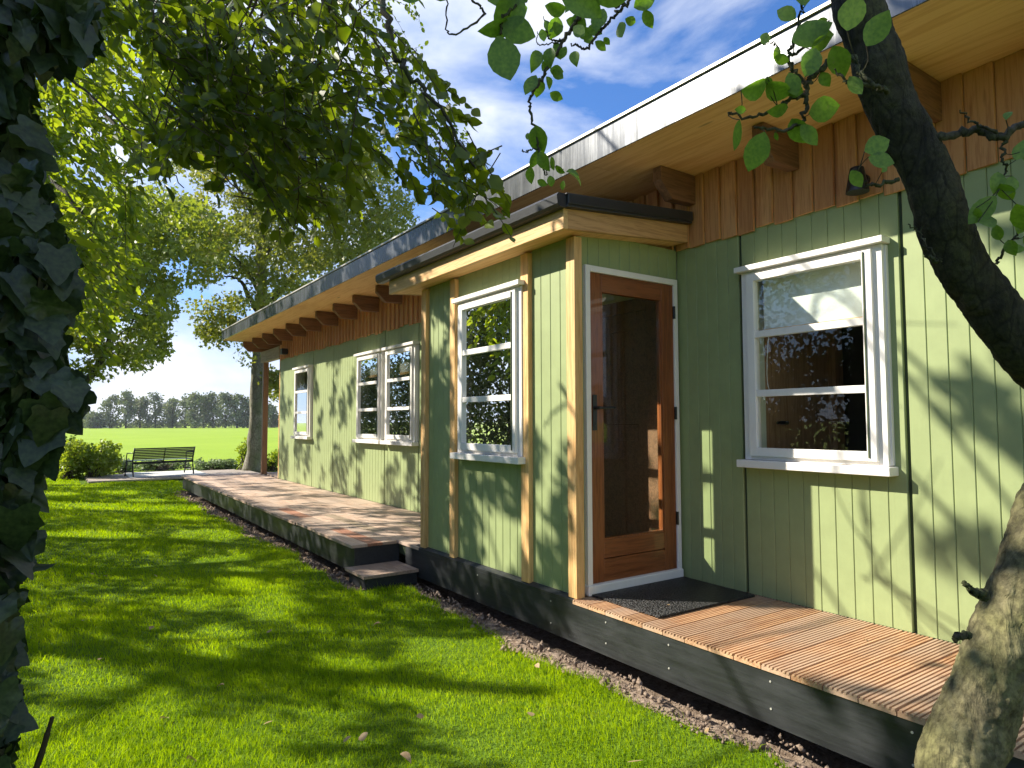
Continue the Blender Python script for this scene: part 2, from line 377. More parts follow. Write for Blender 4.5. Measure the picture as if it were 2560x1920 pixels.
# soil strip with crumbs
def soilz(X, Y):
    r = np.array([mnoise.fractal(Vector((x*9, y*9, 3.1)), 1, 2, 4) for x, y in zip(X.ravel(), Y.ravel())]).reshape(X.shape)
    return GZ-.012+.030*r-.07*(X < lawn_edge(Y)-.03)-.13*np.clip((X-np.where(Y > 5.75, -1.50, -1.07))/.07, 0, 1)
grid('soil_strip', -2.15, 6.45, -7.9, 18.1, 120, 520, soilz, soil_mat())

npb = 5200; cy_ = RNG.uniform(-.5, 15.3, npb)**1.0; cx_ = lawn_edge(cy_)+RNG.uniform(-.05, .17, npb)
ic = np.array([(1, 0, 0), (-1, 0, 0), (0, 1, 0), (0, -1, 0), (0, 0, 1), (0, 0, -1)], float); fc = np.array([[0, 2, 4], [2, 1, 4], [1, 3, 4], [3, 0, 4], [2, 0, 5], [1, 2, 5], [3, 1, 5], [0, 3, 5]])
sz = RNG.lognormal(-4.95, .55, npb); V_ = np.stack([cx_, cy_, GZ-.004+sz*.4], -1)[:, None]+ic[None]*sz[:, None, None]*RNG.uniform(.5, 1.2, (npb, 6, 1))+RNG.normal(0, .2, (npb, 6, 3))*sz[:, None, None]
crumbs = np_mesh('soil_crumbs', V_.reshape(-1, 3), [(fc[None]+(np.arange(npb)*6)[:, None, None]).reshape(-1, 3)], soil_mat()); tag(crumbs, 'dry crumbled soil and pebbles along the skirting board', 'soil', kind='stuff')
# grass blades -------------------------------------------------------------
def blades(regions):
    VV = []; 
    for (x0, x1, y0, y1, dens, h, wd) in regions:
        n = int((x1-x0)*(y1-y0)*dens); x = RNG.uniform(x0, x1, n); y = RNG.uniform(y0, y1, n)
        patch = np.sin(x*3.1+np.sin(y*1.7))*np.sin(y*2.7+np.sin(x*2.3))
        k = (x < lawn_edge(y)-.0+RNG.normal(0, .02, n)) & (RNG.random(n) < .82+.18*patch)
        u, v, z = project(np.stack([x, y, np.full(n, GZ)], -1))
        k &= (z > .5) & (u > -450) & (u < 2700) & (v < 2500)
        k &= ~((x > -3.1) & (y > 18.4) & (y < 21))
        x = x[k]; y = y[k]; patch = patch[k]; n = len(x)
        th = RNG.uniform(0, 2*math.pi, n); hh = h*RNG.lognormal(0, .28, n)*(1+.35*patch); ww = wd*RNG.uniform(.7, 1.3, n)
        lean = hh*RNG.uniform(.15, 1.0, n); la = RNG.uniform(0, 2*math.pi, n)*.75+np.sin(x*1.3+y*.9)*1.2
        b = np.stack([x, y, lawnz(x, y)-.004], -1); s = np.stack([np.cos(th), np.sin(th), 0*th], -1)*(ww/2)[:, None]
        d = np.stack([np.cos(la)*lean, np.sin(la)*lean, 0*la], -1); up = np.stack([0*hh, 0*hh, hh], -1)
        P = np.stack([b-s, b+s, b+d*.3+up*.6-s*.8, b+d*.3+up*.6+s*.8, b+d+up*.95], 1)
        VV.append(P)
    P = np.concatenate(VV); n = len(P); base = np.arange(n)[:, None]*5
    q = base+np.array([[0, 1, 3, 2]]); tr = base+np.array([[2, 3, 4]])
    m = leafmat('grass_blade', (.16, .27, .004), (.34, .47, .008), .5, (1.7, 1.6, .3), .5, 1.1, (.42, .45, .09), .12)
    o = np_mesh('grass', P.reshape(-1, 3), [q, tr], m)
    tag(o, 'short green lawn grass in dappled sunlight', 'grass', kind='stuff')
blades([(-5, -1.1, .8, 4.2, 12500, .029, .0030), (-5, -1.1, 4.2, 7.5, 7500, .029, .0040), (-5, -1.4, 7.5, 12, 3600, .030, .0062), (-5, -1.2, 12, 21, 1700, .036, .010)])

# ------------------------------------------------------------------ cabin
SOF = 2.84; FX = -.80; FT = 3.03; XE = 13.45; YB = -4.0
cabin = thing('cabin', 'long low sage green timber cabin with flat roof, larch band and glazed entrance porch', 'cabin', (0, 0, 0))
def cut(y0, y1, z0, z1, ops):
    """rectangles of wall left over by openings (y0,y1,z0,z1)"""
    ys = sorted({y0, y1, *[c for o in ops for c in o[:2] if y0 < c < y1]}); res = []
    for a, b in zip(ys[:-1], ys[1:]):
        mid = (a+b)/2; zs = [(z0, z1)]
        for o in ops:
            if o[0] < mid < o[1]:
                nz = []
                for p, q in zs:
                    if o[3] <= p or o[2] >= q: nz.append((p, q)); continue
                    if o[2] > p: nz.append((p, o[2]))
                    if o[3] < q: nz.append((o[3], q))
                zs = nz
        res += [(a, b, p, q) for p, q in zs]
    return res
def siding(mb, y0, y1, z0, z1, ops=(), pitch=.0945, x=0.0, th=.018, axis='y', phase=0):
    """tongue and groove boards with V grooves; outer face at x (facing -x) or for axis 'x' at y=x facing -y"""
    n = max(1, round((y1-y0)/pitch)); p = (y1-y0)/n
    for i in range(n):
        a = y0+i*p; b = a+p; a2 = a+.0008; b2 = b-.0008; c = .0035
        zz = [(z0, z1)]
        for (p0, p1, zz0, zz1) in cut(a2, b2, z0, z1, ops):
            aa, bb = max(a2, p0), min(b2, p1)
            ca = c if aa < a2+.01 else 0; cb = c if bb > b2-.01 else 0
            poly = [(x+th, aa), (x+c, aa), (x, aa+ca+1e-4), (x, bb-cb-1e-4), (x+c, bb), (x+th, bb)]
            if axis == 'x': poly = [(v, u) for u, v in poly]
            mb.prism(poly, 'z', zz0, zz1)
WIN = {'main': (2.215, 0.0), 'dblR': (7.83, 0.0), 'dblL': (8.835, 0.0), 'single': (11.86, 0.0), 'porch': (4.21, -.975)}
HW = .445
ops = [(c-HW, c+HW, .83, 2.085) for c, x in (WIN['main'], WIN['dblR'], WIN['dblL'], WIN['single'])]
# main wall backing
mb = MB()
for a, b, p, q in cut(YB, XE, -.05, SOF, [(c-.40, c+.40, .87, 2.05) for c, x in (WIN['main'], WIN['dblR'], WIN['dblL'], WIN['single'])]+[(3.45, 4.30, -.06, 2.05)]):
    mb.box(.022, .12, a, b, p, q)
mb.box(.12, 5.0, XE-.10, XE, -.05, SOF); mb.box(.12, 5.0, YB, YB+.1, -.05, SOF)
for a, b, p, q in cut(YB+.1, XE-.1, -.05, SOF, [(6.5, 8.2, .9, 2.0)]): mb.box(4.9, 5.0, a, b, p, q)
mb.box(.12, 4.9, 3.0, 3.1, 0, SOF); mb.box(.12, 4.9, 6.6, 6.7, 0, SOF)
mb.box(.12, 4.9, 10.2, 10.3, 0, SOF)
mb.build('inner_wall', INGREY, cabin)
MB().box(.02, 4.9, YB+.1, XE-.1, -.12, -.001).box(-.97, .02, 3.26, 5.30, -.12, -.001).build('floor', INWOOD, cabin)
# outside siding panels of main wall
seams = [-1.34, -.33, .68, 1.69, 2.70, 3.24]
mb = MB()
for a, b in zip(seams[:-1], seams[1:]):
    siding(mb, a+.010, b-.010 if b < 3.2 else b, .0, 2.42, [o for o in ops if o[1] > a and o[0] < b])
siding(mb, YB, -1.35, .0, 2.42)
mb.build('siding', GREEN, cabin); mb = MB()
seams2 = [5.32, 6.36, 7.37, 8.375, 9.375, 10.385, 11.40, 12.405, 13.43]
for a, b in zip(seams2[:-1], seams2[1:]):
    siding(mb, a+.009, b-.009, .0, 2.42, [(o[0]-(.06 if abs(o[0]-b) < .2 else 0), o[1], o[2], o[3]) for o in ops if o[1] > a+.02 and o[0] < b-.02])
mb.build('siding', GREEN, cabin)
mb = MB()
for w0_, w1_ in ((YB, 3.24), (5.32, XE)):
    mb = MB()
    for a, b, p, q in cut(w0_, w1_, 0, 2.42, ops): mb.box(.0185, .0215, a, b, p, q)  # dark backing sheet, shade inside the board gaps put into its colour
    mb.build('shadow_gap', GROOVE, cabin)
mb = MB().box(-.003, .12, XE-.018, XE+.018, 0, 2.42); mb.build('corner_board', TIMBER, cabin, .002)
# larch band: overlapping boards
def larch(y0, y1, sgn=1):
    mb = MB(); n = round((y1-y0)/.1345); p = (y1-y0)/n
    for i in range(n):
        a = y0+i*p; b = a+p; r = random.random()
        xa, xb = -.030-.004*r, -.010                     # proud on the side nearer the entrance end
        zb = 2.340+random.uniform(-.014, .014)
        P = [(xa, a+.001, zb), (xa+.020, a+.001, zb), (xb+.020, b-.0025, zb), (xb, b-.0025, zb)]
        mb.hexa(P+[(x, y, SOF-.002) for x, y, z in P])
    mb.box(.0, .0175, y0, y1, 2.422, SOF-.003)
    return mb.build('larch_cladding', LARCH, cabin)
larch(YB, 3.24); larch(5.34, XE); larch(3.25, 5.33)
# rafter tails
for k in range(-5, 20):
    y = 1.46+.79*k
    if y > 14.95: break
    j = random.uniform(-.012, .012)
    poly = [(-.002, SOF-.003), (-.375+j, SOF-.003), (-.378+j, SOF-.10), (-.262+j, SOF-.212), (-.002, SOF-.205)]
    if y > XE: poly = [(.9 if q[0] > -.01 else q[0], q[1]) for q in poly]
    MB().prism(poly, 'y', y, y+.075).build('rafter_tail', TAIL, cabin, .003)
# roof
roof = MB().box(FX+.012, 5.6, YB, 14.98, SOF+.02, FT-.012, lambda x, y: .02*max(0, x)).build('roof', ROOFTOP, cabin)
ysof = YB
for b in (-1.56, .88, 3.32, 5.76, 8.20, 10.64, 13.08, 14.97):
    MB().box(FX+.02, 0.9 if b > 14 else .02, ysof+.001, b-.001, SOF, SOF+.018).build('soffit_panel', PLY, roof); ysof = b
ysof = YB
for b in (.35, 2.84, 5.10, 7.35, 9.90, 12.4, 14.99):
    MB().box(FX, FX+.010, ysof+.0015, b-.0015, SOF-.006, FT).build('fascia_panel', FASC, roof); ysof = b
MB().box(FX, 5.6, 14.982, 14.992, SOF-.006, FT).build('end_fascia', FASC, roof)
MB().box(FX-.014, FX+.06, YB, 15.0, FT+.0, FT+.016).build('roof_trim', CREAM, roof)
MB().box(.9, 5.0, XE+.03, 14.9, SOF, SOF+.018).build('soffit_panel', PLY, roof)
# beam and post at far end
MB().box(-.02, .10, XE+.02, 14.88, 2.39, 2.625).build('canopy_beam', BEAMG, cabin, .004)
MB().box(.01, .115, 14.72, 14.825, 0, 2.388).build('canopy_post', POSTB, cabin, .004)

def window(c, x, label=None, blind=None, seed=0):
    """frame outer +-.44, sash, 3 panes, cap, sill; x = siding plane, faces -x"""
    mb = MB()
    o0, o1 = c-.445, c+.445
    def ring(mb, y0, y1, z0, z1, w, xf, xb, wt=None, wb=None):
        wt = wt or w; wb = wb or w
        mb.box(xf, xb, y0, y0+w, z0, z1).box(xf, xb, y1-w, y1, z0, z1)
        mb.box(xf, xb, y0+w, y1-w, z0, z0+wb).box(xf, xb, y0+w, y1-w, z1-wt, z1)
    ring(mb, o0, o1, .858, 2.062, .050, x-.045, x+.06)
    ring(mb, o0-.012, o1+.012, .862, 2.058, .016, x-.022, x+.01)
    fr = mb.build('window', WHITE, cabin, .002)
    if label: fr['label'] = label
    mb = MB(); ring(mb, c-.397, c+.397, .882, 2.04, .054, x-.068, x-.022, .046, .052)
    for z in (1.276, 1.650): mb.box(x-.062, x-.028, c-.343, c+.343, z-.021, z+.021)
    mb.build('sash', WHITE, fr, .002)
    MB().box(x-.090, x+.0, c-.470, c+.470, 2.063, 2.098).build('cap_board', WHITE, fr, .003)
    MB().box(x-.100, x+.0, c-.474, c+.474, .808, .856).build('sill', WHITE, fr, .004)
    for z0, z1 in ((.932, 1.257), (1.295, 1.631), (1.669, 1.996)):
        me = MB(); me.v = [(x-.045, c-.345, z0), (x-.045, c+.345, z0), (x-.045, c+.345, z1), (x-.045, c-.345, z1)]; me.f = [[0, 1, 2, 3]]
        me.build('pane', GLASS, fr)
    for z in (1.05, 1.88): MB().tube([(x-.05, c+.398, z-.045), (x-.05, c+.398, z+.045)], .009, 8).build('hinge', WHITE, fr)
    MB().box(x-.074, x-.066, c-.36, c-.352, 0.9, 2.03).build('weather_strip', GROOVE, fr)
    if blind:
        MB().box(x+.065, x+.068, c-blind[2], c+blind[3], blind[0]+.03, 2.03).build('blind', BLIND, fr)
        MB().box(x+.060, x+.073, c-blind[2], c+blind[3], blind[0], blind[0]+.03).build('blind_rail', TIMBER_Y, fr)
        if blind[1]:
            pts = [(x+.075, c+.335+.02*math.sin(t*math.pi)*(1 if t < 1 else -1)*1.0, 1.66-.36*math.sin(min(t, 2-t)*math.pi/2)) for t in np.linspace(0, 2, 17)]
            MB().tube(pts, .0022, 5).build('blind_cord', WHITE, fr)
    return fr
window(*WIN['main'], 'large white framed window with half lowered blind right of the entrance door', (1.665, 1, .36, .36))
window(*WIN['dblR'], 'white window beside the porch, its blind half lowered', (1.725, 0, .36, .25))
window(*WIN['dblL'], 'white window left of its twin, blind half lowered', (1.745, 0, .12, .36))
window(*WIN['single'], 'farthest narrow looking white window with no blind')

# porch --------------------------------------------------------------------
PX = -.975; PY0, PY1 = 3.240, 5.320
pw = MB()
pops = [(WIN['porch'][0]-HW, WIN['porch'][0]+HW, .83, 2.085)]
for a, b in ((3.282, 3.700), (3.790, 4.722), (4.802, 5.238)): siding(pw, a, b, .012, 2.30, pops, .0935, PX)
porch = pw.build('porch', GREEN, cabin)
pb = MB()
for a, b, p, q in cut(PY0+.02, PY1-.02, 0, 2.30, [(WIN['porch'][0]-.40, WIN['porch'][0]+.40, .87, 2.05)]): pb.box(PX+.0185, PX+.075, a, b, p, q)
# side wall with door opening (faces -y)
DX0, DX1 = -.905, -.030
for a, b, p, q in cut(PX+.076, -.003, 0, 2.33, [(DX0+.005, DX1-.005, -.01, 2.115)]): pb.box(a, b, PY0+.019, PY0+.075, p, q)
pb.build('porch_lining', INGREY, porch)
sw = MB(); siding(sw, -.955, -.0, .012, 2.345, [(DX0, DX1, -.01, 2.12)], .094, PY0, .018, 'x')
sw.build('side_siding', GREEN, porch)
MB().box(PX, .0, PY1-.06, PY1, 0, 2.32).build('end_wall', INGREY, porch)
for n_, (a, b) in enumerate(((3.198, 3.282), (3.700, 3.790), (4.722, 4.802), (5.238, 5.322))):
    MB().box(PX-.035, PX+.03, a, b, .002, 2.285).build('porch_post', TIMBER, porch, .003)
window(*WIN['porch'], 'tall white window of the porch, set between two timber battens')
sl_ = lambda x, y: (x+1.176)*.078
pr = MB().box(-1.15, -.03, 3.125, 5.63, 2.41, 2.46, sl_).build('porch_roof', ROOFTOP, cabin)
MB().box(-1.176, -1.14, 3.10, 5.655, 2.283, 2.41).build('front_fascia', TIMBER_Y, pr, .003)
MB().box(-1.1395, -.038, 3.102, 3.136, 2.283, 2.41, sl_).build('side_fascia', TIMBER_X, pr, .003)
MB().box(-1.139, -.038, 5.62, 5.654, 2.283, 2.41, sl_).build('side_fascia', TIMBER_X, pr, .003)
MB().box(-1.139, -.038, 3.137, 5.619, 2.286, 2.300, sl_).build('soffit_board', PLY, pr)
prof = [(-1.245, 2.420), (-1.225, 2.405), (-1.177, 2.405), (-1.177, 2.475), (-1.190, 2.490), (-1.238, 2.488), (-1.252, 2.470)]
MB().prism(prof, 'y', 3.07, 5.80).build('roof_edge', RUB, pr)
def fz(x, y): return (x+1.176)*.078
MB().box(-1.176, -.034, 3.060, 3.101, 2.408, 2.480, fz).box(-1.176, -.034, 3.050, 3.075, 2.425, 2.486, fz).box(-1.19, -.034, 3.05, 5.7, 2.4805, 2.4915, fz).build('roof_membrane', RUB, pr, .006)
# door
door = MB()
door.box(DX0, DX0+.040, PY0-.03, PY0+.05, .0, 2.12).box(DX1-.038, DX1, PY0-.03, PY0+.05, .0, 2.12).box(DX0+.040, DX1-.038, PY0-.03, PY0+.05, 2.078, 2.12)
door = door.build('door', WHITE, cabin, .003); door['label'] = 'varnished brown glazed entrance door in a white frame'
MB().box(DX0-.008, DX1, PY0-.045, PY0+.05, .004, .066, lambda x, y: .012*(y > PY0)).build('threshold', WHITE, door, .006)
LX0, LX1, LZ0, LZ1 = -.862, -.070, .070, 2.076
y0, y1 = PY0-.018, PY0+.025
GX0, GX1, GZ0, GZ1 = LX0+.106, LX1-.118, .335, 1.955
leaf = MB().box(LX0, GX0, y0, y1, LZ0, LZ1).box(GX1, LX1, y0, y1, LZ0, LZ1).build('door_leaf', DOORW, door, .002)
MB().box(GX0, GX1, y0+.001, y1, LZ0, .214).box(GX0, GX1, y0+.001, y1, .219, GZ0).build('door_rail', DOORX, door, .003)
MB().box(GX0, GX1, y0+.001, y1, GZ1, LZ1).build('door_rail', DOORX, door, .003)
MB().box(GX0, GX0+.012, y0+.008, y1, GZ0, GZ1).box(GX1-.012, GX1, y0+.008, y1, GZ0, GZ1).box(GX0+.012, GX1-.012, y0+.008, y1, GZ0, GZ0+.012).build('glazing_bead', DOORW, door)
me = MB(); me.v = [(GX0, y0+.022, GZ0), (GX1, y0+.022, GZ0), (GX1, y0+.022, GZ1), (GX0, y0+.022, GZ1)]; me.f = [[0, 1, 2, 3]]; me.build('pane', GLASS, door)
hd = MB().box(-.848, -.812, y0-.008, y0, 1.045, 1.275).tube([(-.830, y0-.004, 1.19), (-.830, y0-.055, 1.19)], .011, 10).tube([(-.835, y0-.052, 1.19), (-.80, y0-.055, 1.19), (-.700, y0-.052, 1.192)], .0085, 10)
hd.box(-.834, -.826, y0-.012, y0-.0085, 1.075, 1.10).build('handle', BLACKM, door, .002)
for z in (.42, 1.16, 1.88): MB().tube([(LX1+.002, y0-.010, z-.045), (LX1+.002, y0-.010, z+.045)], .010, 10).build('hinge', BLACKM, door)
# inner porch furniture: interior door seen through the glass
idr = MB().box(.000, .05, 3.45, 3.55, 0, 2.06).box(.000, .05, 4.2, 4.30, 0, 2.06).box(.0, .05, 3.55, 4.2, 1.96, 2.06)
idr.box(.012, .045, 3.55, 3.66, 0, 1.96).box(.012, .045, 4.09, 4.2, 0, 1.96).box(.012, .045, 3.66, 4.09, 0, .18).box(.012, .045, 3.66, 4.09, .95, 1.08).box(.012, .045, 3.66, 4.09, 1.82, 1.96).box(.025, .035, 3.66, 4.09, .18, 1.82)
idr.build('inner_door', TAIL, cabin, .003)
# interior partition and inner door edge behind the main window
MB().box(.13, .95, 2.66, 2.70, 0, SOF-.01).box(.95, 1.05, 2.60, 2.70, 0, SOF-.01).build('partition', INWOOD, cabin)
MB().tube([(.34, 2.655, 1.09), (.34, 2.60, 1.09)], .012, 8).tube([(.34, 2.60, 1.09), (.22, 2.60, 1.09)], .009, 8).build('inner_handle', BLACKM, cabin)
MB().box(1.2, 1.22, .3, 2.9, 0, 2.2).build('dark_panel', INDARK, cabin)  # plain dark panel across the room behind the main window
# coat rack and spirit level in the porch
cr_ = thing('coat_rack', 'thin wire coat rack behind the top pane of the porch window', 'coat rack', (-.45, 5.25, 1.9))
MB().tube([(-.62, 5.24, 2.04), (-.2, 5.24, 2.04)], .008, 6).tube([(-.62, 5.24, 1.86), (-.2, 5.24, 1.86)], .006, 6).build('rail', BLACKM, cr_)
for x in (-.56, -.42, -.28):
    MB().tube([(x-.035, 5.235, 1.86), (x-.035, 5.17, 1.93), (x+.035, 5.17, 1.93), (x+.035, 5.235, 1.86)], .005, 6).build('hook', BLACKM, cr_)
ALU = plain('white_aluminium', (.75, .75, .74), .35, .5)
sp = MB().hexa([(-.405, 5.14, 0), (-.345, 5.14, 0), (-.345, 5.165, 0), (-.405, 5.165, 0), (-.505, 5.20, 1.42), (-.445, 5.20, 1.42), (-.445, 5.225, 1.42), (-.505, 5.225, 1.42)]).build('spirit_level', ALU)
tag(sp, 'white spirit level leaning against the wall behind the porch window', 'spirit level')
# wall lamps
def lamp1():
    t = thing('wall_lamp', 'black cone wall lamp on the larch boards, half behind the apple trunk', 'wall lamp', (-.03, 1.86, 2.43), 'black wall lamps')
    MB().tube([(-.025, 1.86, 2.44), (-.05, 1.86, 2.44)], .035, 14).build('back_plate', BLACKM, t)
    MB().tube([(-.10, 1.86, 2.50), (-.10, 1.86, 2.495), (-.10, 1.86, 2.375), (-.10, 1.86, 2.36)], [.030, .036, .058, .059], 20).build('lamp_shade', BLACKM, t)
    MB().tube([(-.04, 1.86, 2.46), (-.08, 1.86, 2.46)], .012, 8).build('arm', BLACKM, t)
    t = thing('wall_lamp', 'small black box lamp on the larch near the far corner', 'wall lamp', (-.03, 12.9, 2.45), 'black wall lamps')
    MB().box(-.15, -.036, 12.80, 12.93, 2.40, 2.51).build('lamp_body', BLACKM, t, .004)
    MB().box(-.037, -.018, 12.82, 12.91, 2.42, 2.49).build('back_plate', BLACKM, t)
lamp1()

# ------------------------------------------------------------------ porch deck with ribbed boards
dk = thing('ribbed_deck', 'reddish ribbed timber deck running along the wall under the large window', 'deck', (-.5, 1, 0))
y = 3.222; k = 0
while y > -1.6:
    wb_ = .143; a = y-wb_; mb = MB(); nr = 7; p = wb_/nr
    for i in range(nr):
        mb.box(-1.028+random.uniform(-.002, .002), -.004, a+i*p+p*.14, a+(i+1)*p-p*.32, -.009, .0)
    mb.box(-1.026, -.004, a, a+wb_, -.027, -.0082)
    mb.build('deck_board', DECK1, dk); y -= wb_+.005
sk = cabin
for yy in (2.93, 2.45, 1.85, 1.25, .65):
    for z in (-.07, -.19): MB().tube([(-1.016, yy, z), (-1.021, yy, z)], .005, 8).build('screw', CREAM, sk)
MB().box(-.935, -.02, -1.7, 3.2, -.10, -.03).build('joist_frame', GROOVE, dk)
MB().box(-1.018, -.94, -1.7, 5.60, -.262, -.030).box(-1.018, -.94, 3.225, 5.60, -.0295, -.006).hexa([(-1.017, 3.225, -.0055), (-.976, 3.225, -.0055), (-.976, 5.42, -.0055), (-1.017, 5.42, -.0055), (-1.016, 3.225, -.005), (-.976, 3.225, .011), (-.976, 5.42, .011), (-1.016, 5.42, -.005)]).build('plinth', SKIRT, cabin, .002)
for yy in (4.35, 3.45):
    for z in (-.06, -.2): MB().tube([(-1.016, yy, z), (-1.021, yy, z)], .005, 8).build('screw', CREAM, cabin)
MB().box(.0, .1, -1.7, 13.45, GZ, -.005).build('foundation', GROOVE, cabin)
# ------------------------------------------------------------------ long deck
d2 = thing('long_deck', 'wide weathered grey timber deck along the far part of the cabin', 'deck', (-.7, 10, 0))
nrow = 10; x0, x1 = -1.462, -.004; p = (x1-x0)/nrow
special = {(0, 0): DECK2, (1, 0): DECKR, (3, 1): DECKD, (6, 1): DECKD, (1, 1): DECK2, (1, 2): DECKR}
for r in range(nrow):
    a = x0+r*p; ys_ = 5.75 if a+p/2 < -1.02 else 5.335
    if a < -1.02 < a+p: pass
    yy = ys_; j = 0
    while yy < 15.4:
        L = random.choice((.9, 1.4, 2.1, 2.8, 3.4)) if yy > 8 else random.choice((.7, 1.0, 1.5))
        e = min(yy+L, 15.24+random.uniform(-.02, .02)) if yy+L+.3 < 15.2 else 15.24
        xl = a-(random.uniform(-.006, .012) if r == 0 else 0)
        MB().box(xl, a+p-.005, yy+.0015, e-.0015, -.028+random.uniform(-.001, .001), random.uniform(-.0015, .0015)).build('deck_board', special.get((r, j), random.choice((DECK2, DECKD, DECKR)) if random.random() < .12 else DECK2), d2, .002)
        yy = e; j += 1
        if e >= 15.2: break
for i_, xx in enumerate(np.arange(.10, 4.4, .145)):
    if i_ < 24: MB().box(xx-.104+.1, xx+.14-.10+.1, XE+.04, 15.24, -.028, random.uniform(-.0015, .0015)).build('deck_board', DECK2, d2)
MB().box(-1.440, -1.415, 5.77, 15.22, -.25, -.030).box(-1.415, -1.0, 5.77, 5.795, -.25, -.030).box(-1.415, 4.5, 15.19, 15.215, -.25, -.030).build('skirting', SKIRT, d2)
MB().box(-1.0, -.02, 5.6, 15.18, -.12, -.03).build('joist_frame', GROOVE, d2)
# step
st = thing('step', 'small timber step on a black box between the long deck and the porch', 'step', (-1.27, 5.53, GZ))
MB().box(-1.535, -1.026, 5.315, 5.535, -.212, -.185).box(-1.535, -1.026, 5.540, 5.755, -.212, -.186).build('tread', DECK2, st, .003)
MB().box(-1.495, -1.03, 5.345, 5.745, GZ+.0, -.213).build('riser_box', SKIRT, st)
# low platform, slab, bench
pf = thing('low_platform', 'low grey timber platform around the slab under the bench', 'platform', (-1, 20, GZ))
for i_ in range(14):
    a = 18.60+i_*.16; MB().box(-2.95+random.uniform(-.02, .02), 1.0, a, a+.155, -.315, -.275).build('platform_board', DECKP, pf)
MB().box(-2.05, -.25, 19.0, 20.95, -.273, -.258).build('slab', CONC, pf, .004)
bn = thing('garden_bench', 'black slatted metal garden bench facing the field', 'bench', (-1.25, 19.35, -.258))
bd_ = np.array([1.46, .36, 0]); bl = 1.48; bd_ = bd_/np.linalg.norm(bd_); bn_ = np.array([-bd_[1], bd_[0], 0])     # along, towards field
B0 = np.array([-1.985, 19.17, -.258])
def bpt(s, t, z): return B0+bd_*s+bn_*t+np.array([0, 0, z])
for i_, s in enumerate((0.0, bl/2, bl)):
    m_ = MB()
    r_ = .018 if i_ != 1 else .012
    if i_ != 1:
        m_.tube([bpt(s, -.02, 0), bpt(s, .03, .22), bpt(s, .05, .40), bpt(s, .0, .55), bpt(s, -.06, .72)], r_, 8)
        m_.tube([bpt(s, .56, 0), bpt(s, .50, .22), bpt(s, .46, .40)], r_, 8)
        m_.tube([bpt(s, .05, .385), bpt(s, .46, .385)], .014, 8).tube([bpt(s, -.03, .60), bpt(s, .2, .59), bpt(s, .44, .58), bpt(s, .48, .50), bpt(s, .46, .39)], .013, 8)
        m_.tube([bpt(s, .01, .12), bpt(s, .53, .12)], .010, 8)
        m_.build('side_frame', BLACKM, bn, smooth=True)
    else:
        m_.tube([bpt(s, .05, .30), bpt(s, .05, .40), bpt(s, .0, .55), bpt(s, -.058, .71)], r_, 8).tube([bpt(s, .05, .375), bpt(s, .46, .375)], r_, 8)
        m_.build('centre_bar', BLACKM, bn, smooth=True)
def slat(s0, s1, t, z, dt, dz, name):
    a, b = bpt(s0, t, z), bpt(s1, t, z); n_ = bn_*dt+np.array([0, 0, dz]); th_ = np.cross(bd_, n_); th_ = th_/np.linalg.norm(th_)*.004
    P = [a-n_-th_, b-n_-th_, b-n_+th_, a-n_+th_, a+n_-th_, b+n_-th_, b+n_+th_, a+n_+th_]
    MB().hexa(P).build(name, BLACKM, bn)
for k_ in range(7):
    z = .45+.042*k_; slat(-.01, bl+.01, .04-.1*(k_/6), z, -.004, .0165, 'back_slat')
for k_ in range(8): slat(-.01, bl+.01, .08+.052*k_, .40, .020, 0, 'seat_slat')
slat(-.01, bl+.01, .06, .34, 0, .03, 'back_rail'); slat(0, bl, .1, .16, 0, .012, 'stretcher')
# door mat
mt = MB()
P = [(-.895, 2.625), (-.06, 2.60), (-.035, 3.19), (-.89, 3.20)]
mt.prism(P, 'z', .002, .016); mo = mt.build('door_mat', MATM, None, .004); tag(mo, 'black knobbed rubber doormat in front of the glazed door', 'doormat')

# ------------------------------------------------------------------ leaves
T_MED = (np.array([(0, 0, 0), (.24, .27, .06), (.64, .30, .08), (1, 0, -.08), (.64, -.30, .08), (.24, -.27, .06)]), [np.array([[0, 1, 2, 3], [0, 3, 4, 5]])])
def ovate():
    xs = [0, .12, .3, .5, .7, .86, 1.0]; ws = [.02, .19, .31, .335, .27, .15, 0.0]; sp = [-.0, .0, -.015, -.04, -.08, -.13, -.2]
    v = []
    for x, w_, z in zip(xs, ws, sp): v += [(x, w_+.012*math.sin(x*40), z+w_*.28), (x, 0, z), (x, -w_-.012*math.sin(x*37), z+w_*.28)]
    f = []
    for i in range(6):
        a = i*3; f += [[a, a+1, a+4, a+3], [a+1, a+2, a+5, a+4]]
    return np.array(v), [np.array(f)]
T_OV = ovate()
def ivyt():
    o_ = [(0, .02), (-.12, .20), (-.06, .38), (.16, .40), (.36, .47), (.52, .32), (.76, .20), (1.0, 0)]
    pts = o_+[(x, -y) for x, y in o_[::-1][1:]]
    v = [(x, y, .10*abs(y)*1.2-.18*x*x+.05*math.sin(7*y)) for x, y in pts]; n = len(v); v.append((.32, 0, -.03))
    f = [[i, i+1, n] for i in range(n-1)]+[[n-1, 0, n]]
    return np.array(v), [np.array(f)]
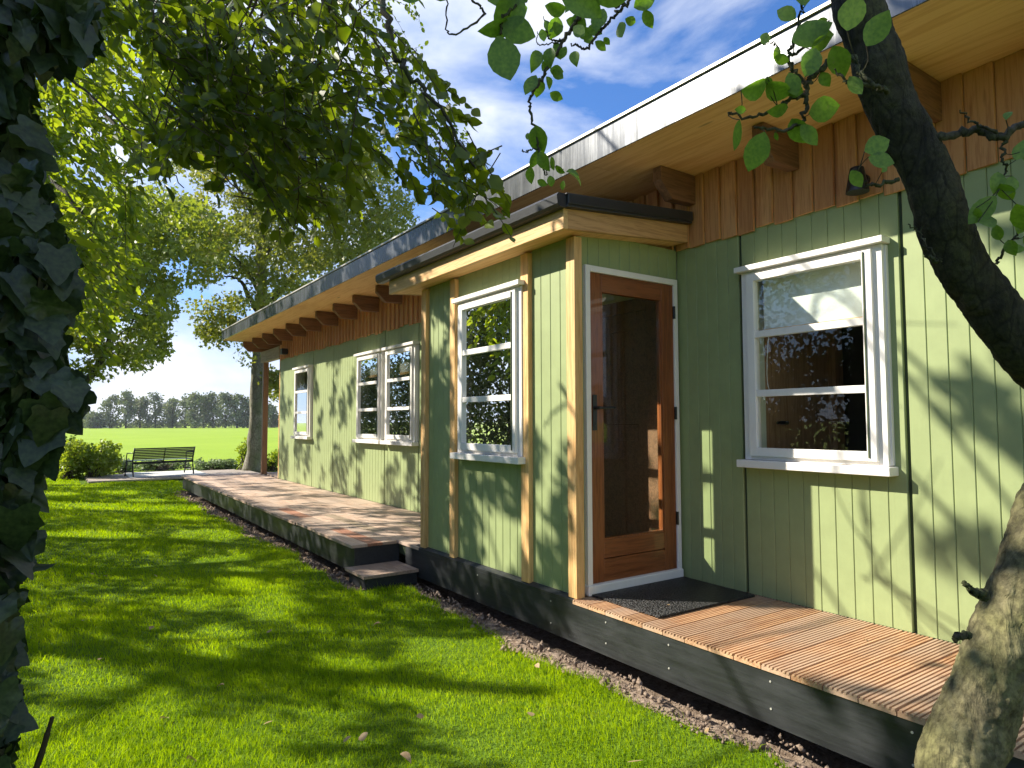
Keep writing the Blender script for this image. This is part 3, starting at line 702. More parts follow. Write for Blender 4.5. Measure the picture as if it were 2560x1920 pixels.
def ivyt2():
    o_ = [(0, .02), (-.10, .16), (-.12, .30), (-.02, .40), (.12, .36), (.24, .40), (.38, .45), (.46, .34), (.58, .24), (.78, .16), (.92, .07), (1.0, 0)]
    pts = o_+[(x, -y) for x, y in o_[::-1][1:-1]]+[(0, -.02)]; n = len(pts); v = []; cx = .3
    for k, fz_ in ((1, 1), (.55, .5)):
        for i, (x, y) in enumerate(pts):
            X, Y = cx+(x-cx)*k, y*k; a = math.atan2(Y, X+.12); v.append((X, Y, .13*abs(Y)-.22*X*X+.035*math.cos(a*7)*k))
    v.append((cx, 0, -.03)); f = [[i, (i+1) % n, n+(i+1) % n, n+i] for i in range(n)]; g = [[n+i, n+(i+1) % n, 2*n] for i in range(n)]
    return np.array(v), [np.array(f), np.array(g)]
T_IVY = ivyt2()
T_MAPLE = (np.array([(0, 0, 0), (-.05, .30, .06), (.30, .22, .03), (.42, .46, .08), (.58, .18, .0), (1, 0, -.08), (.58, -.18, .0), (.42, -.46, .08), (.30, -.22, .03), (-.05, -.30, .06)]),
           [np.array([[0, 1, 2], [0, 2, 4], [2, 3, 4], [0, 4, 6], [4, 5, 6], [0, 6, 8], [6, 7, 8], [0, 8, 9]])])
def nrm(a): return a/(np.linalg.norm(a, axis=-1, keepdims=True)+1e-9)
def leaf_mesh(name, P, D, Nn, S, tpl, mat, parent=None, smooth=False, wj=.2):
    P = np.asarray(P, float); n = len(P)
    D = nrm(np.asarray(D, float)); B = nrm(np.cross(Nn, D)); C = np.cross(D, B)
    S = np.broadcast_to(S, (n,)); tv, tf = tpl
    W = S*RNG.uniform(1-wj, 1+wj, n); H = S*RNG.uniform(-.6, 2.2, n)
    V = P[:, None, :]+D[:, None, :]*(tv[None, :, 0:1]*S[:, None, None])+B[:, None, :]*(tv[None, :, 1:2]*W[:, None, None])+C[:, None, :]*(tv[None, :, 2:3]*H[:, None, None])
    k = len(tv); off = (np.arange(n)*k)[:, None, None]
    Fs = [(f[None]+off).reshape(-1, f.shape[1]) for f in tf]
    return np_mesh(name, V.reshape(-1, 3), Fs, mat, parent, smooth)
def rdir(n, bias=(0, 0, 0)):
    return nrm(RNG.normal(0, 1, (n, 3))+np.array(bias))
def inpoly(u, v, poly):
    r = np.zeros(len(u), bool); j = len(poly)-1
    for i in range(len(poly)):
        xi, yi = poly[i]; xj, yj = poly[j]
        c = ((yi > v) != (yj > v)) & (u < (xj-xi)*(v-yi)/(yj-yi+1e-9)+xi); r ^= c; j = i
    return r
def samp(poly, n, d0, d1, gaps=None):
    xs = [p[0] for p in poly]; ys = [p[1] for p in poly]; U = []; V = []
    while len(U) < n:
        u = RNG.uniform(min(xs), max(xs), n*2); v = RNG.uniform(min(ys), max(ys), n*2); k = inpoly(u, v, poly)
        if gaps is not None:
            for gu, gv, gr, pr_ in gaps: k &= ~((np.hypot(u-gu, v-gv) < gr) & (RNG.random(len(u)) < pr_))
        U += list(u[k]); V += list(v[k])
    d = RNG.uniform(d0, d1, n); return np.array([at(u, v, dd) for u, v, dd in zip(U[:n], V[:n], d)])
def curve(pts, n=24, jitter=0):
    pts = np.asarray(pts, float); k = len(pts)
    if k < 3: t = np.linspace(0, 1, n)[:, None]; return pts[0]*(1-t)+pts[-1]*t
    P = np.vstack([2*pts[0]-pts[1], pts, 2*pts[-1]-pts[-2]]); out = []
    per = max(2, n//(k-1))
    for i in range(k-1):
        p0, p1, p2, p3 = P[i:i+4]
        for t in np.linspace(0, 1, per, endpoint=False): out.append(.5*((2*p1)+(-p0+p2)*t+(2*p0-5*p1+4*p2-p3)*t*t+(-p0+3*p1-3*p2+p3)*t**3))
    out.append(pts[-1]); out = np.array(out)
    if jitter: out[1:-1] += RNG.normal(0, jitter, out[1:-1].shape)
    return out
def px(*q): return [at(*p) for p in q]

BARK_DARK = bark('dark_bark', (.030, .026, .018), (.12, .105, .07), (.06, .075, .025), .3, 22)
BARK_GREY = bark('grey_bark', (.14, .125, .095), (.32, .30, .24), (.17, .18, .10), .25, 5, .5)
BARK_APPLE = bark('apple_bark', (.03, .026, .014), (.27, .235, .13), (.20, .19, .08), .6, 13, 1.0, .35)
BARK_LIMB = bark('shaded_apple_bark', (.012, .011, .007), (.06, .055, .03), (.055, .055, .02), .3, 20, 1.0)  # apple bark again, with the shade on the backlit limb put into its colour
TWIG = plain('twig_bark', (.06, .045, .03), .8, .2)
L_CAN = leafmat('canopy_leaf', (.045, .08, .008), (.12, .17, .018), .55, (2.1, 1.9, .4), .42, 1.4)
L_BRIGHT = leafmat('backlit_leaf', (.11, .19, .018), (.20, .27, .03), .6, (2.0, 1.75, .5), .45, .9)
L_MAPLE = leafmat('maple_leaf', (.12, .18, .025), (.24, .29, .05), .45, (1.7, 1.6, .6), .5, .45, (.24, .19, .06))
L_TREE = leafmat('tree_leaf', (.12, .16, .025), (.24, .26, .06), .40, (1.6, 1.5, .6), .5, .35, (.26, .20, .07))
L_IVY = leafmat('ivy_leaf', (.010, .022, .008), (.040, .062, .022), .12, (1.2, 1.8, .5), .42, 12, spec=.4)
L_APPLE = leafmat('apple_leaf', (.08, .15, .022), (.15, .24, .035), .45, (1.6, 1.9, .5), .45, 12, (.16, .20, .06))
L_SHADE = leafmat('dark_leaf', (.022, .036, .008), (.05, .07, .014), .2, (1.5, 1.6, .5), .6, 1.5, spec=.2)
L_SHRUB = leafmat('shrub_leaf', (.17, .26, .02), (.32, .40, .05), .42, (1.5, 1.4, .5), .5, 1.5)
L_GREYG = leafmat('grey_green_leaf', (.12, .17, .09), (.24, .29, .17), .3, (1.2, 1.3, .8), .6, 2)
L_FAR = leafmat('far_leaf', (.12, .15, .08), (.19, .22, .11), .25, (1.2, 1.2, .7), .7, .12, (.15, .15, .07))
L_DRY = leafmat('dry_leaf', (.26, .16, .07), (.46, .34, .19), .2, (1, 1, 1), .7, 30)

def twiggy(name, starts, dirs, length, nl, size, tpl, lmat, parent, tmat=TWIG, tr=.0022, droop=.25, smooth=False, tname='twig', upbias=.6, dz=-.25):
    LP = []; LD = []; LN = []; LS = []; tb = MB()
    for s, d in zip(starts, dirs):
        L = length*random.uniform(.6, 1.3); d = d/np.linalg.norm(d)
        side = np.cross(d, [0, 0, 1.0]); side /= np.linalg.norm(side)+1e-6
        t = np.linspace(0, 1, 5); bend = random.uniform(-.3, .3)
        pts = s+np.outer(t*L, d)+np.outer(t**2*L*bend, side)+np.outer(t**2, [0, 0, -droop*L])
        if tb is not None: tb.tube(pts, tr*np.linspace(1, .4, 5), 4, False)
        n = max(3, int(nl*random.uniform(.7, 1.3)))
        for k in range(n):
            q = .12+.88*(k+random.random()*.6)/n; q = min(q, 1)
            p = s+d*q*L+side*q*q*L*bend+np.array([0, 0, -droop*L*q*q])
            sg = 1 if k % 2 else -1
            ld = d*random.uniform(.2, 1)+side*sg*random.uniform(.3, 1.1)+np.array([0, 0, dz+random.uniform(-.45, .25)])
            LP.append(p); LD.append(ld); LN.append(np.array([random.gauss(0, .5), random.gauss(0, .5), upbias+random.gauss(0, .4)])); LS.append(size*random.uniform(.6, 1.25))
    o = leaf_mesh(name, LP, LD, np.array(LN), np.array(LS), tpl, lmat, parent, smooth)
    tb.build(tname, tmat, parent)
    return o
def clumps(centers, r, nper, size, bias=(0, 0, .5), flat=.7):
    n = len(centers)*nper; c = np.repeat(centers, nper, 0); o = RNG.normal(0, 1, (n, 3)); o *= (RNG.random(n)**.4*r/np.linalg.norm(o, axis=1))[:, None]; o[:, 2] *= flat
    P = c+o; D = rdir(n, (0, 0, -.4)); Nn = rdir(n, bias); return P, D, Nn, size*RNG.uniform(.6, 1.3, n)
def trunk(parent, pts, r0, r1, mat, n=24, sides=14, name='trunk', lump=.12, seed=0, flare=.35):
    P = curve(pts, n); m = len(P); t = np.linspace(0, 1, m); rad = r0+(r1-r0)*t+r0*flare*np.exp(-t*m/2.2)
    mb = MB(); mb.tube(P, rad, sides)
    V = np.array(mb.v); cen = np.repeat(P, sides, 0)
    for i in range(len(V)):
        q = Vector(V[i]*(1.2/max(r0, .03))*.5); s = 1+lump*mnoise.fractal(q+Vector((seed, 0, 0)), 1, 2, 3); V[i] = cen[i]+(V[i]-cen[i])*s
    mb.v = [tuple(v) for v in V]; return mb.build(name, mat, parent, smooth=True)

# ---- left: ivy clad trunk beside the camera
ivy = thing('ivy_covered_tree', 'tree trunk smothered in big dark ivy leaves at the left edge', 'tree', tuple(at(-150, 1900, 1.25)*np.array([1, 1, 0])+np.array([0, 0, GZ])))
tp = [at(-275, 3200, 1.25), at(-265, 1900, 1.25), at(-215, 1000, 1.27), at(-175, 300, 1.27), at(-130, -300, 1.3), at(-60, -900, 1.35)]; tp[0][2] = GZ-.02
trunk(ivy, tp, .17, .14, BARK_DARK, 40, 16, lump=.3, flare=.05)
ipoly = [(-250, -120), (205, -120), (255, 40), (262, 130), (190, 150), (105, 175), (90, 260), (125, 330), (110, 430), (150, 520), (185, 640), (195, 760), (165, 850), (185, 930), (215, 970), (215, 1030), (165, 1050), (165, 1130), (110, 1190), (98, 1240), (92, 1300), (105, 1370), (72, 1450), (62, 1560), (52, 1650), (62, 1750), (40, 1960), (-250, 1960)]
P = samp([((a-32 if b_ < 1100 else a-38) if a > 0 else a, b_) for a, b_ in ipoly], 4600, .88, 1.2); n = len(P)
cam_dir = nrm(CAM-P); D = nrm(np.array([[0, 0, -1.0]])+RNG.normal(0, .45, (n, 3))+_R*.25); Nn = nrm(cam_dir*.8+RNG.normal(0, .55, (n, 3))+np.array([0, 0, .35]))
leaf_mesh('ivy_foliage', P-D*.02, D, Nn, RNG.uniform(.026, .068, n), T_IVY, L_IVY, ivy, True)
iv2 = MB()
iv2.tube(curve(px((89, 1925, 1.0), (105, 1880, 1.0), (118, 1835, 1.0), (131, 1793, 1.0)), 12), [.0045]*5+[.004]*4+[.003]*4, 6).build('twig', TWIG, ivy)
# young light ivy leaves catching the sun
for q_ in ((70, 625, 1.0), (18, 1270, .95), (190, 600, 1.1)): leaf_mesh('young_leaf', np.array(px(q_)), np.array([_R-.3*_U]), np.array([[0, .3, 1.]]), .05, T_IVY, L_BRIGHT, ivy)

# ---- overhanging tree with hanging branches at the upper left
ov = thing('overhanging_tree', 'broadleaved tree whose dark drooping branches hang over the lawn towards the roof', 'tree', (-6.3, 5.2, GZ))
trunk(ov, [(-6.3, 5.2, GZ), (-6.2, 5.1, 1.2), (-6.0, 4.9, 2.6), (-5.6, 4.6, 4.0)], .19, .12, BARK_DARK, 24, 14)
limbs = [[np.array((-5.9, 4.8, 3.0))]+px((330, -260, 4.6), (560, 0, 4.8), (700, 90, 4.9), (860, 210, 4.9), (1010, 330, 4.9), (1150, 430, 4.8)),
         [np.array((-5.8, 4.8, 3.4))]+px((300, -400, 3.2), (700, -180, 2.6), (945, 0, 2.3), (975, 110, 2.25), (1030, 190, 2.2), (1110, 290, 2.2), (1190, 420, 2.2)),
         [np.array((-6.1, 4.9, 2.4))]+px((-100, 40, 5.0), (150, 180, 5.0), (330, 330, 5.0), (460, 470, 5.0)),
         [np.array((-5.9, 4.9, 3.0))]+px((200, -150, 4.6), (420, 120, 4.5), (560, 300, 4.4), (680, 460, 4.3), (760, 540, 4.3)),
         [np.array((-5.7, 4.7, 3.8))]+px((400, -300, 5.0), (800, -60, 6.2), (950, 120, 6.2), (1000, 300, 6.0))]
lm = MB(); LPts = []
for l_ in limbs:
    c_ = curve(l_, 42, .006); lm.tube(c_, np.linspace(.017, .004, len(c_)), 7); LPts.append(c_[12:])
lm.build('branch', BARK_DARK, ov, smooth=True)
LPts = np.concatenate(LPts)
P2 = [(200, -60), (1035, -60), (1040, 60), (1045, 130), (1110, 180), (1140, 280), (1165, 330), (1215, 400), (1225, 470), (1110, 470), (990, 410), (900, 350), (860, 440), (830, 520), (720, 560), (650, 510), (600, 400), (560, 390), (470, 380), (400, 400), (340, 400), (400, 270), (470, 190), (400, 90), (200, 40)]
S = samp(P2, 930, 2.6, 5.2, [(1000, 440, 90, .75), (1090, 180, 40, .5), (850, 60, 25, .8), (640, 110, 22, .8), (1010, 60, 25, .6)])
def sun_hits(S):
    bad = np.zeros(len(S), bool); Ld = np.array([1, -.95, -.92])
    t = -1.0-S[:, 0]; q = S+t[:, None]*Ld; bad |= (t > 0) & (q[:, 1] > 2.9) & (q[:, 1] < 5.5) & (q[:, 2] > .7) & (q[:, 2] < 2.6)
    t = -S[:, 0]; q = S+t[:, None]*Ld; bad |= (t > 0) & (q[:, 1] > -.3) & (q[:, 1] < 2.9) & (q[:, 2] > -.3) & (q[:, 2] < 2.5)
    t = -.8-S[:, 0]; q = S+t[:, None]*Ld; bad |= (t > 0) & (q[:, 1] > .3) & (q[:, 1] < 8.0) & (q[:, 2] > 2.6) & (q[:, 2] < 3.2)
    return bad & (RNG.random(len(S)) < .93)
for _ in range(14):
    b_ = sun_hits(S)
    if not b_.any(): break
    k_ = np.where(b_)[0]; dold = (S[k_]-CAM)@_F; dnew = RNG.uniform(2.1, 7.5, len(k_)); S[k_] = CAM+(S[k_]-CAM)*(dnew/dold)[:, None]
S = S[~sun_hits(S)]
d0 = nrm(_R*.65-_U*.65+RNG.normal(0, .55, (len(S), 3)))
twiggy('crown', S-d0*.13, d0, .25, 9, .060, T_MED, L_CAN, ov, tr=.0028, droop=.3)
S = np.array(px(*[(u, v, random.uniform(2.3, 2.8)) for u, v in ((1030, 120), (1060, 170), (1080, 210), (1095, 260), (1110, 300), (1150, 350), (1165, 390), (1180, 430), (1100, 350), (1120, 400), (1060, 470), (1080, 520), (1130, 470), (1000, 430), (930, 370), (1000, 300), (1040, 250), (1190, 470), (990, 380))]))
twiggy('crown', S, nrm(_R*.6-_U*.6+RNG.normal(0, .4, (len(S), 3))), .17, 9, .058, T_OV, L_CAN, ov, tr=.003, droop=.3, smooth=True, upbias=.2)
cm = MB()
for s in samp(P2, 170, 2.9, 4.8):
    if sun_hits(s[None])[0]: continue
    q = LPts[np.argmin(np.linalg.norm(LPts-s, axis=1))]
    if np.linalg.norm(q-s) < 1.3: cm.tube(curve([q, q*.5+s*.5+RNG.normal(0, .04, 3), s], 8), np.linspace(.007, .0025, 9), 5, False)
cm.build('side_branch', TWIG, ov)

# ---- sunlit tree behind it
br = thing('sunlit_tree', 'tree with bright yellow-green backlit leaves behind the ivy trunk', 'tree', (-7.4, 11.5, GZ))
trunk(br, [(-7.4, 11.5, GZ), (-7.2, 11.4, 1.8), (-6.9, 11.0, 4.0), (-6.6, 10.4, 6.5)], .2, .1, BARK_DARK, 24, 14)
P1 = [(40, -60), (560, -60), (600, 60), (430, 240), (400, 420), (340, 560), (330, 700), (260, 800), (140, 800), (60, 600)]
S = samp(P1, 600, 6.2, 9.5, [(380, 420, 50, .6), (300, 120, 30, .6), (130, 110, 28, .7)]); d0 = nrm(_R*.7-_U*.6+RNG.normal(0, .5, (len(S), 3)))
twiggy('crown', S-d0*.2, d0, .5, 14, .105, T_MED, L_BRIGHT, br, tr=.004, droop=.3)
lm = MB()
for l_ in ([np.array((-6.9, 11, 4.2))]+px((60, -100, 9), (180, 170, 8), (300, 330, 7.4), (380, 450, 7.2)), [np.array((-7.1, 11.2, 3))]+px((-60, 300, 9), (100, 420, 8), (230, 560, 7.5), (320, 700, 7.3)), [np.array((-6.8, 10.9, 5.2))]+px((180, -200, 9), (330, 20, 8), (430, 160, 7.5))):
    c_ = curve(l_, 30, .01); lm.tube(c_, np.linspace(.06, .008, len(c_)), 7)
lm.build('branch', BARK_DARK, br, smooth=True)

# ---- tree at left of the bench
mt_ = thing('garden_tree', 'leaning tree left of the bench with a long low branch reaching right', 'tree', (-4.1, 21.4, GZ), 'trees at the end of the lawn')
b0 = pl(118, 1194, 'z', GZ)
dL = float((b0-CAM)@_F)
trunk(mt_, [b0, at(128, 1120, dL), at(143, 1065, dL), at(160, 1015, dL), at(165, 960, dL+.3), at(150, 860, dL+.4), at(130, 600, dL)], .24, .13, BARK_GREY, 30, 14, seed=3)
tb = MB()
for l_ in (px((150, 1040, dL), (170, 990, dL), (200, 960, dL), (232, 935, dL), (252, 900, dL), (268, 860, dL), (280, 800, dL), (300, 700, dL)), px((100, 930, dL), (160, 800, dL+.3), (250, 660, dL+.5), (340, 560, dL+.8)), px((140, 1060, dL), (105, 1030, dL), (70, 1010, dL))):
    c_ = curve(l_, 26, .01); tb.tube(c_, np.linspace(.12, .03, len(c_)), 9)
for k_ in range(26):
    a = samp([(120, 650), (450, 600), (430, 800), (300, 860), (160, 840)], 1, dL-1, dL+1)[0]; tb.tube(curve([a, a-_R*.5+_U*.1+RNG.normal(0, .1, 3), a-_R*.9-_U*.4], 8), .015, 5)
tb.build('branch', BARK_DARK, mt_, smooth=True)
PC = [(30, 480), (440, 470), (560, 560), (575, 640), (520, 700), (430, 730), (425, 800), (400, 860), (360, 900), (330, 880), (290, 800), (230, 830), (170, 860), (30, 860)]
C_ = np.concatenate([samp(PC, 400, dL-2.5, dL+2, [(470, 690, 50, .8), (350, 760, 35, .6)]), samp([(170, 850), (250, 850), (280, 900), (240, 950), (190, 950)], 16, dL-.5, dL+.5), samp([(290, 840), (345, 850), (345, 925), (300, 900)], 10, dL-.5, dL+.5), samp([(350, 800), (418, 800), (415, 880), (380, 890)], 12, dL-.5, dL+.5)])
leaf_mesh('crown', *clumps(C_, .40, 60, .12), T_MAPLE, L_MAPLE, mt_)
# ---- tree by the canopy post
rt = thing('garden_tree', 'tall tree with pale grey trunk behind the brown canopy post at the deck end', 'tree', (1.12, 20.2, GZ), 'trees at the end of the lawn')
dR = float((np.array((1.12, 20.2, GZ))-CAM)@_F)
trunk(rt, [(1.12, 20.2, GZ), at(637, 1120, dR), at(640, 1050, dR), at(642, 960, dR), at(648, 880, dR), at(655, 780, dR), at(652, 640, dR), at(645, 480, dR), at(640, 330, dR)], .215, .12, BARK_GREY, 40, 16, seed=9, lump=.15)
tb = MB()
for l_ in (px((652, 800, dR), (690, 740, dR), (740, 690, dR+.4), (820, 640, dR+.6), (900, 560, dR+1)), px((654, 740, dR), (620, 680, dR), (580, 640, dR-.3), (540, 600, dR-.4)), px((650, 660, dR), (700, 580, dR), (760, 500, dR+.5), (830, 420, dR+.8)), px((648, 560, dR), (600, 480, dR), (560, 400, dR)), px((652, 790, dR), (622, 740, dR-.2), (600, 700, dR-.5), (560, 690, dR-.8)), px((652, 820, dR), (700, 770, dR), (760, 740, dR+.3))):
    c_ = curve(l_, 22, .012); tb.tube(c_, np.linspace(.09, .02, len(c_)), 8)
tb.build('branch', BARK_DARK, rt, smooth=True)
PD = [(430, 250), (620, 150), (800, 220), (920, 340), (975, 440), (1020, 520), (1030, 570), (960, 640), (860, 720), (760, 760), (680, 790), (630, 740), (610, 700), (560, 660), (480, 640), (430, 600)]
C_ = np.concatenate([samp(PD, 640, dR-2.5, dR+3, [(600, 640, 40, .5), (560, 500, 40, .6), (440, 470, 60, .6)]), samp([(480, 760), (560, 740), (640, 780), (640, 890), (590, 900), (570, 860), (520, 860)], 36, dR-1, dR+1, [(590, 810, 25, .8)]), samp([(660, 930), (700, 930), (700, 1010), (675, 1000)], 14, dR, dR+1)])
leaf_mesh('crown', *clumps(C_, .42, 62, .115), T_MAPLE, L_TREE, rt)

# ---- shading trees to the left of the garden: leaves placed where they keep the sun off lawn, deck and wall
ELL = [(400, 660, 235, 15), (905, 655, 140, 22), (400, 530, 240, 15), (720, 540, 190, 15), (250, 478, 100, 9), (520, 470, 90, 8), (370, 440, 120, 8), (640, 500, 90, 9), (880, 500, 90, 9), (520, 600, 60, 7), (800, 585, 90, 9), (960, 762, 100, 12), (1045, 745, 40, 12), (1060, 850, 85, 48), (1180, 950, 115, 62), (960, 1130, 105, 85), (830, 940, 130, 26), (300, 1225, 110, 40), (410, 1290, 150, 50), (680, 1410, 180, 70), (420, 1560, 440, 110), (900, 1560, 300, 90), (1500, 1205, 120, 28), (1900, 1150, 170, 50), (2050, 1350, 260, 130), (1700, 1330, 180, 35), (2250, 1180, 200, 80), (1350, 1450, 140, 50), (2450, 1500, 420, 160), (2700, 1330, 450, 180), (3000, 1700, 500, 250), (1280, 1650, 200, 40), (600, 1700, 500, 60)]
def lit_px(u, v):
    X = u/.57866; Y = (v-960)/.57866; r = np.zeros(len(u), bool)
    for a, b, c, d in ELL:
        k = 1.22 if b > 800 else 1.1; r |= ((X-a)/c/k)**2+((Y-b)/d/k)**2 < 1
    return r
def nz(a, b, s, k=0): return np.array([mnoise.noise(Vector((x*s, y*s, k))) for x, y in zip(a, b)])
Lt = np.array([1, -.95, -.92]); TP = []
def add_targets(T, lit):
    T = T[~lit]; n = len(T); zmin = RNG.uniform(2.0, 3.0, n); t = (zmin-T[:, 2])/.92+RNG.random(n)**1.4*5.5
    for _ in range(7):
        Q = T-t[:, None]*Lt; u, v, z = project(Q); bad = ((z > 0) & (u > -130)) | (Q[:, 0] > -4.6); t[bad] += .8
    Q = T-t[:, None]*Lt; u, v, z = project(Q); bad = ((z > 0) & (u > -130)) | (Q[:, 2] > 14); TP.append(Q[~bad])
n = 36000; x = RNG.uniform(-6.5, -1.0, n); y = RNG.uniform(-1.0, 18.3, n); T = np.stack([x, y, np.full(n, GZ)], -1); u, v, z = project(T)
lit = lit_px(u, v) & (z > .3); lit |= (nz(x, y, 1.6, 5) > .20) & ((u < 0) | (z < .3)); add_targets(T, lit)
n = 5200; x = RNG.uniform(-1.45, 0, n); y = RNG.uniform(5.4, 18, n); T = np.stack([x, y, np.zeros(n)], -1); add_targets(T, nz(x*.6+y*.5, y*1.3-x*.4, 1.8, 2) > -.16)
n = 6500; y = RNG.uniform(5.4, 13.4, n); zz = RNG.uniform(0, 2.3, n); T = np.stack([0*y, y, zz], -1); add_targets(T, nz(y*1.9+zz*.8, zz*.9-y*.55, 1.25, 8) > -.08-.12*(y < 7.6))
n = 2500; y = RNG.uniform(3.2, 5.4, n); zz = RNG.uniform(-.3, 1.7, n); T = np.stack([0*y-1, y, zz], -1); add_targets(T, (nz(y*1.5+zz*.6, zz*.7-y*.4, 1.6, 18)+.30*(zz-.9)-.22*(y-3.9)) > -.05)
n = 2600; y = RNG.uniform(-.6, 1.65, n); zz = RNG.uniform(0, 2.1, n); T = np.stack([0*y, y, zz], -1); add_targets(T, nz(y*1.0+zz*.8, zz*1.9-y*.8, 1.5, 28)+.18*(y-.6) > -.06)
n = 900; x = RNG.uniform(-1.0, 0, n); y = RNG.uniform(-1, 1.9, n); T = np.stack([x, y, 0*x], -1); add_targets(T, nz(x+y, y*1.2, 2.0, 31)+.25*(y-.9) > -.05)
def limb_shade(pts, n, tmin, tmax):
    c_ = curve(pts, 60); T = c_[RNG.integers(0, len(c_), n)]+RNG.normal(0, .045, (n, 3)); t = RNG.uniform(tmin, tmax, n)
    for _ in range(8):
        Q = T-t[:, None]*Lt; u, v, z = project(Q); bad = (z > 0) & (v > -90) & (u > -90); t[bad] += .35
    Q = T-t[:, None]*Lt; u, v, z = project(Q); return Q[~((z > 0) & (v > -90) & (u > -90))]
SH = limb_shade(px((2690, 1010, 1.28), (2640, 955, 1.27), (2560, 872, 1.26), (2470, 756, 1.26), (2380, 612, 1.26), (2316, 431, 1.27), (2242, 287, 1.28), (2160, 60, 1.30)), 520, 1.6, 3.2)
SH = np.concatenate([SH, limb_shade(px((2418, 1830, 1.26), (2490, 1650, 1.27), (2545, 1500, 1.28), (2618, 1300, 1.28)), 22, 2.2, 4.0)])
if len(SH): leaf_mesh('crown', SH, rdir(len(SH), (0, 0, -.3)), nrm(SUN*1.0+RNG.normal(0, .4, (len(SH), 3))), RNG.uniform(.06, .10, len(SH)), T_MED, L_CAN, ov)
TRK = curve(px((2392, 1925, 1.25), (2482, 1680, 1.27), (2560, 1500, 1.28), (2634, 1300, 1.28)), 24)
n = 1300; y = RNG.uniform(-1, 3.2, n); zz = RNG.uniform(-.26, 0, n); T = np.stack([0*y-1, y, zz], -1); add_targets(T, nz(y*1.4, zz+y, 1.7, 33)+.4*(y-1.35) > -.02)
Q = np.concatenate(TP)
def near_ray(Q, pts, rad):
    Ld = -SUN; m = np.zeros(len(Q), bool)
    for p in pts:
        w_ = p-Q; t = w_@Ld; d_ = np.linalg.norm(w_-t[:, None]*Ld, axis=1); m |= (t > 0) & (d_ < rad)
    return m
Q = Q[~(near_ray(Q, TRK, .12) & (RNG.random(len(Q)) < .9))]
cy = np.array([3.0, 8.0, 13.0, 18.0, 23.5, 29.0]); own = np.argmin(np.abs((Q[:, 1]+Q[:, 0]*.55+3.2)[:, None]-cy), axis=1)
for k_, c_ in enumerate(cy):
    q = Q[own == k_]
    if len(q) < 30: continue
    cen = q.mean(0); tx, ty = float(cen[0]), float(cen[1])
    sh = thing('shade_tree', 'leafy tree beside the lawn, outside the frame, casting dappled shade', 'tree', (tx, ty, GZ), 'shade trees beside the lawn')
    trunk(sh, [(tx, ty, GZ), (tx+.1, ty-.1, 1.5), (tx, ty+.1, 3.2), (tx-.1, ty, 6.0)], .2, .08, BARK_DARK, 20, 12, seed=k_)
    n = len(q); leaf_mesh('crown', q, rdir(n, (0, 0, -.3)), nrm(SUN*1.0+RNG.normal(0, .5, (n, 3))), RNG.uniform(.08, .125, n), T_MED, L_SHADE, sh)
    tb = MB()
    for s in q[RNG.choice(len(q), min(9, len(q)), False)]:
        o_ = np.array((tx, ty, min(5.5, max(1.2, s[2]-1.5)))); tb.tube(curve([o_, (o_+s)/2+RNG.normal(0, .2, 3)+np.array([0, 0, .2]), s], 8), np.linspace(.03, .006, 9), 5, False)
    tb.build('branch', BARK_DARK, sh)

hc = np.stack([RNG.uniform(-9.2, -8.0, 1500), RNG.uniform(-5, 31, 1500), RNG.uniform(GZ, 2.4, 1500)], -1); hc[:, 2] *= np.where(hc[:, 1] > 15, 1.5, 1); u, v, z = project(hc); hc = hc[(z < 0) | (u < -120)]  # unseen hedge added left of the lawn so the panes reflect dark foliage
hg = leaf_mesh('hedge', *clumps(hc, .42, 60, .115, (1, 0, .3), 1), T_MED, L_SHADE); tag(hg, 'dense dark green hedge added outside the frame to darken the reflections in the window panes', 'hedge')
# ---- apple tree on the right
ap = thing('apple_tree', 'old apple tree with thick leaning mossy trunk across the right edge', 'tree', (-2.45, .6, GZ))
lo = [np.array((-2.50, .66, GZ-.02)), np.array((-2.42, .62, .1))]+px((2392, 1925, 1.25), (2424, 1830, 1.26), (2482, 1680, 1.27), (2560, 1500, 1.28), (2634, 1300, 1.28), (2700, 1120, 1.28), (2760, 1000, 1.28), (2840, 800, 1.3), (2900, 500, 1.35))
def lumpy(pts, r0, r1, name, seed, bulges=()):
    P = curve(pts, 340); m = len(P); t = np.linspace(0, 1, m); rad = r0+(r1-r0)*t; sides = 84
    mb = MB(); mb.tube(P, rad, sides); V = np.array(mb.v); cen = np.repeat(P, sides, 0)
    for i in range(len(V)):
        q = Vector(V[i]); qs = Vector((q.x*42, q.y*42, q.z*15)); rdg = 1-abs(mnoise.noise(qs+Vector((seed, 3, 1))))*2
        s = 1+.13*mnoise.fractal(q*9+Vector((seed, 0, 0)), .9, 2, 4)+.035*mnoise.fractal(q*60, .8, 2, 3)-.045*max(0, rdg-.72)/.28
        for bp_, br_, ba_ in bulges:
            dd = np.linalg.norm(V[i]-bp_)
            s += ba_*math.exp(-(dd/br_)**2)
        V[i] = cen[i]+(V[i]-cen[i])*s
    mb.v = [tuple(v) for v in V]; return mb.build(name, BARK_LIMB if 'limb' in name else BARK_APPLE, ap, smooth=True)
lumpy(lo, .064, .064, 'trunk', 4, [(at(2378, 1625, 1.2), .03, .30), (at(2330, 1800, 1.2), .04, .08), (at(2560, 1480, 1.2), .06, .08)])
up = px((2740, 1110, 1.28), (2690, 1010, 1.28), (2640, 955, 1.27), (2560, 872, 1.26), (2470, 756, 1.26), (2380, 612, 1.26), (2316, 431, 1.27), (2242, 287, 1.28), (2160, 60, 1.30), (2110, -140, 1.34), (2040, -500, 1.5), (1900, -1100, 1.8))
lumpy(up, .049, .040, 'leaning_limb', 17, [(at(2180, 180, 1.25), .05, .22), (at(2330, 480, 1.22), .04, .15), (at(2110, 20, 1.28), .05, .25)])
LD_ = []; tw = MB(); LV = []
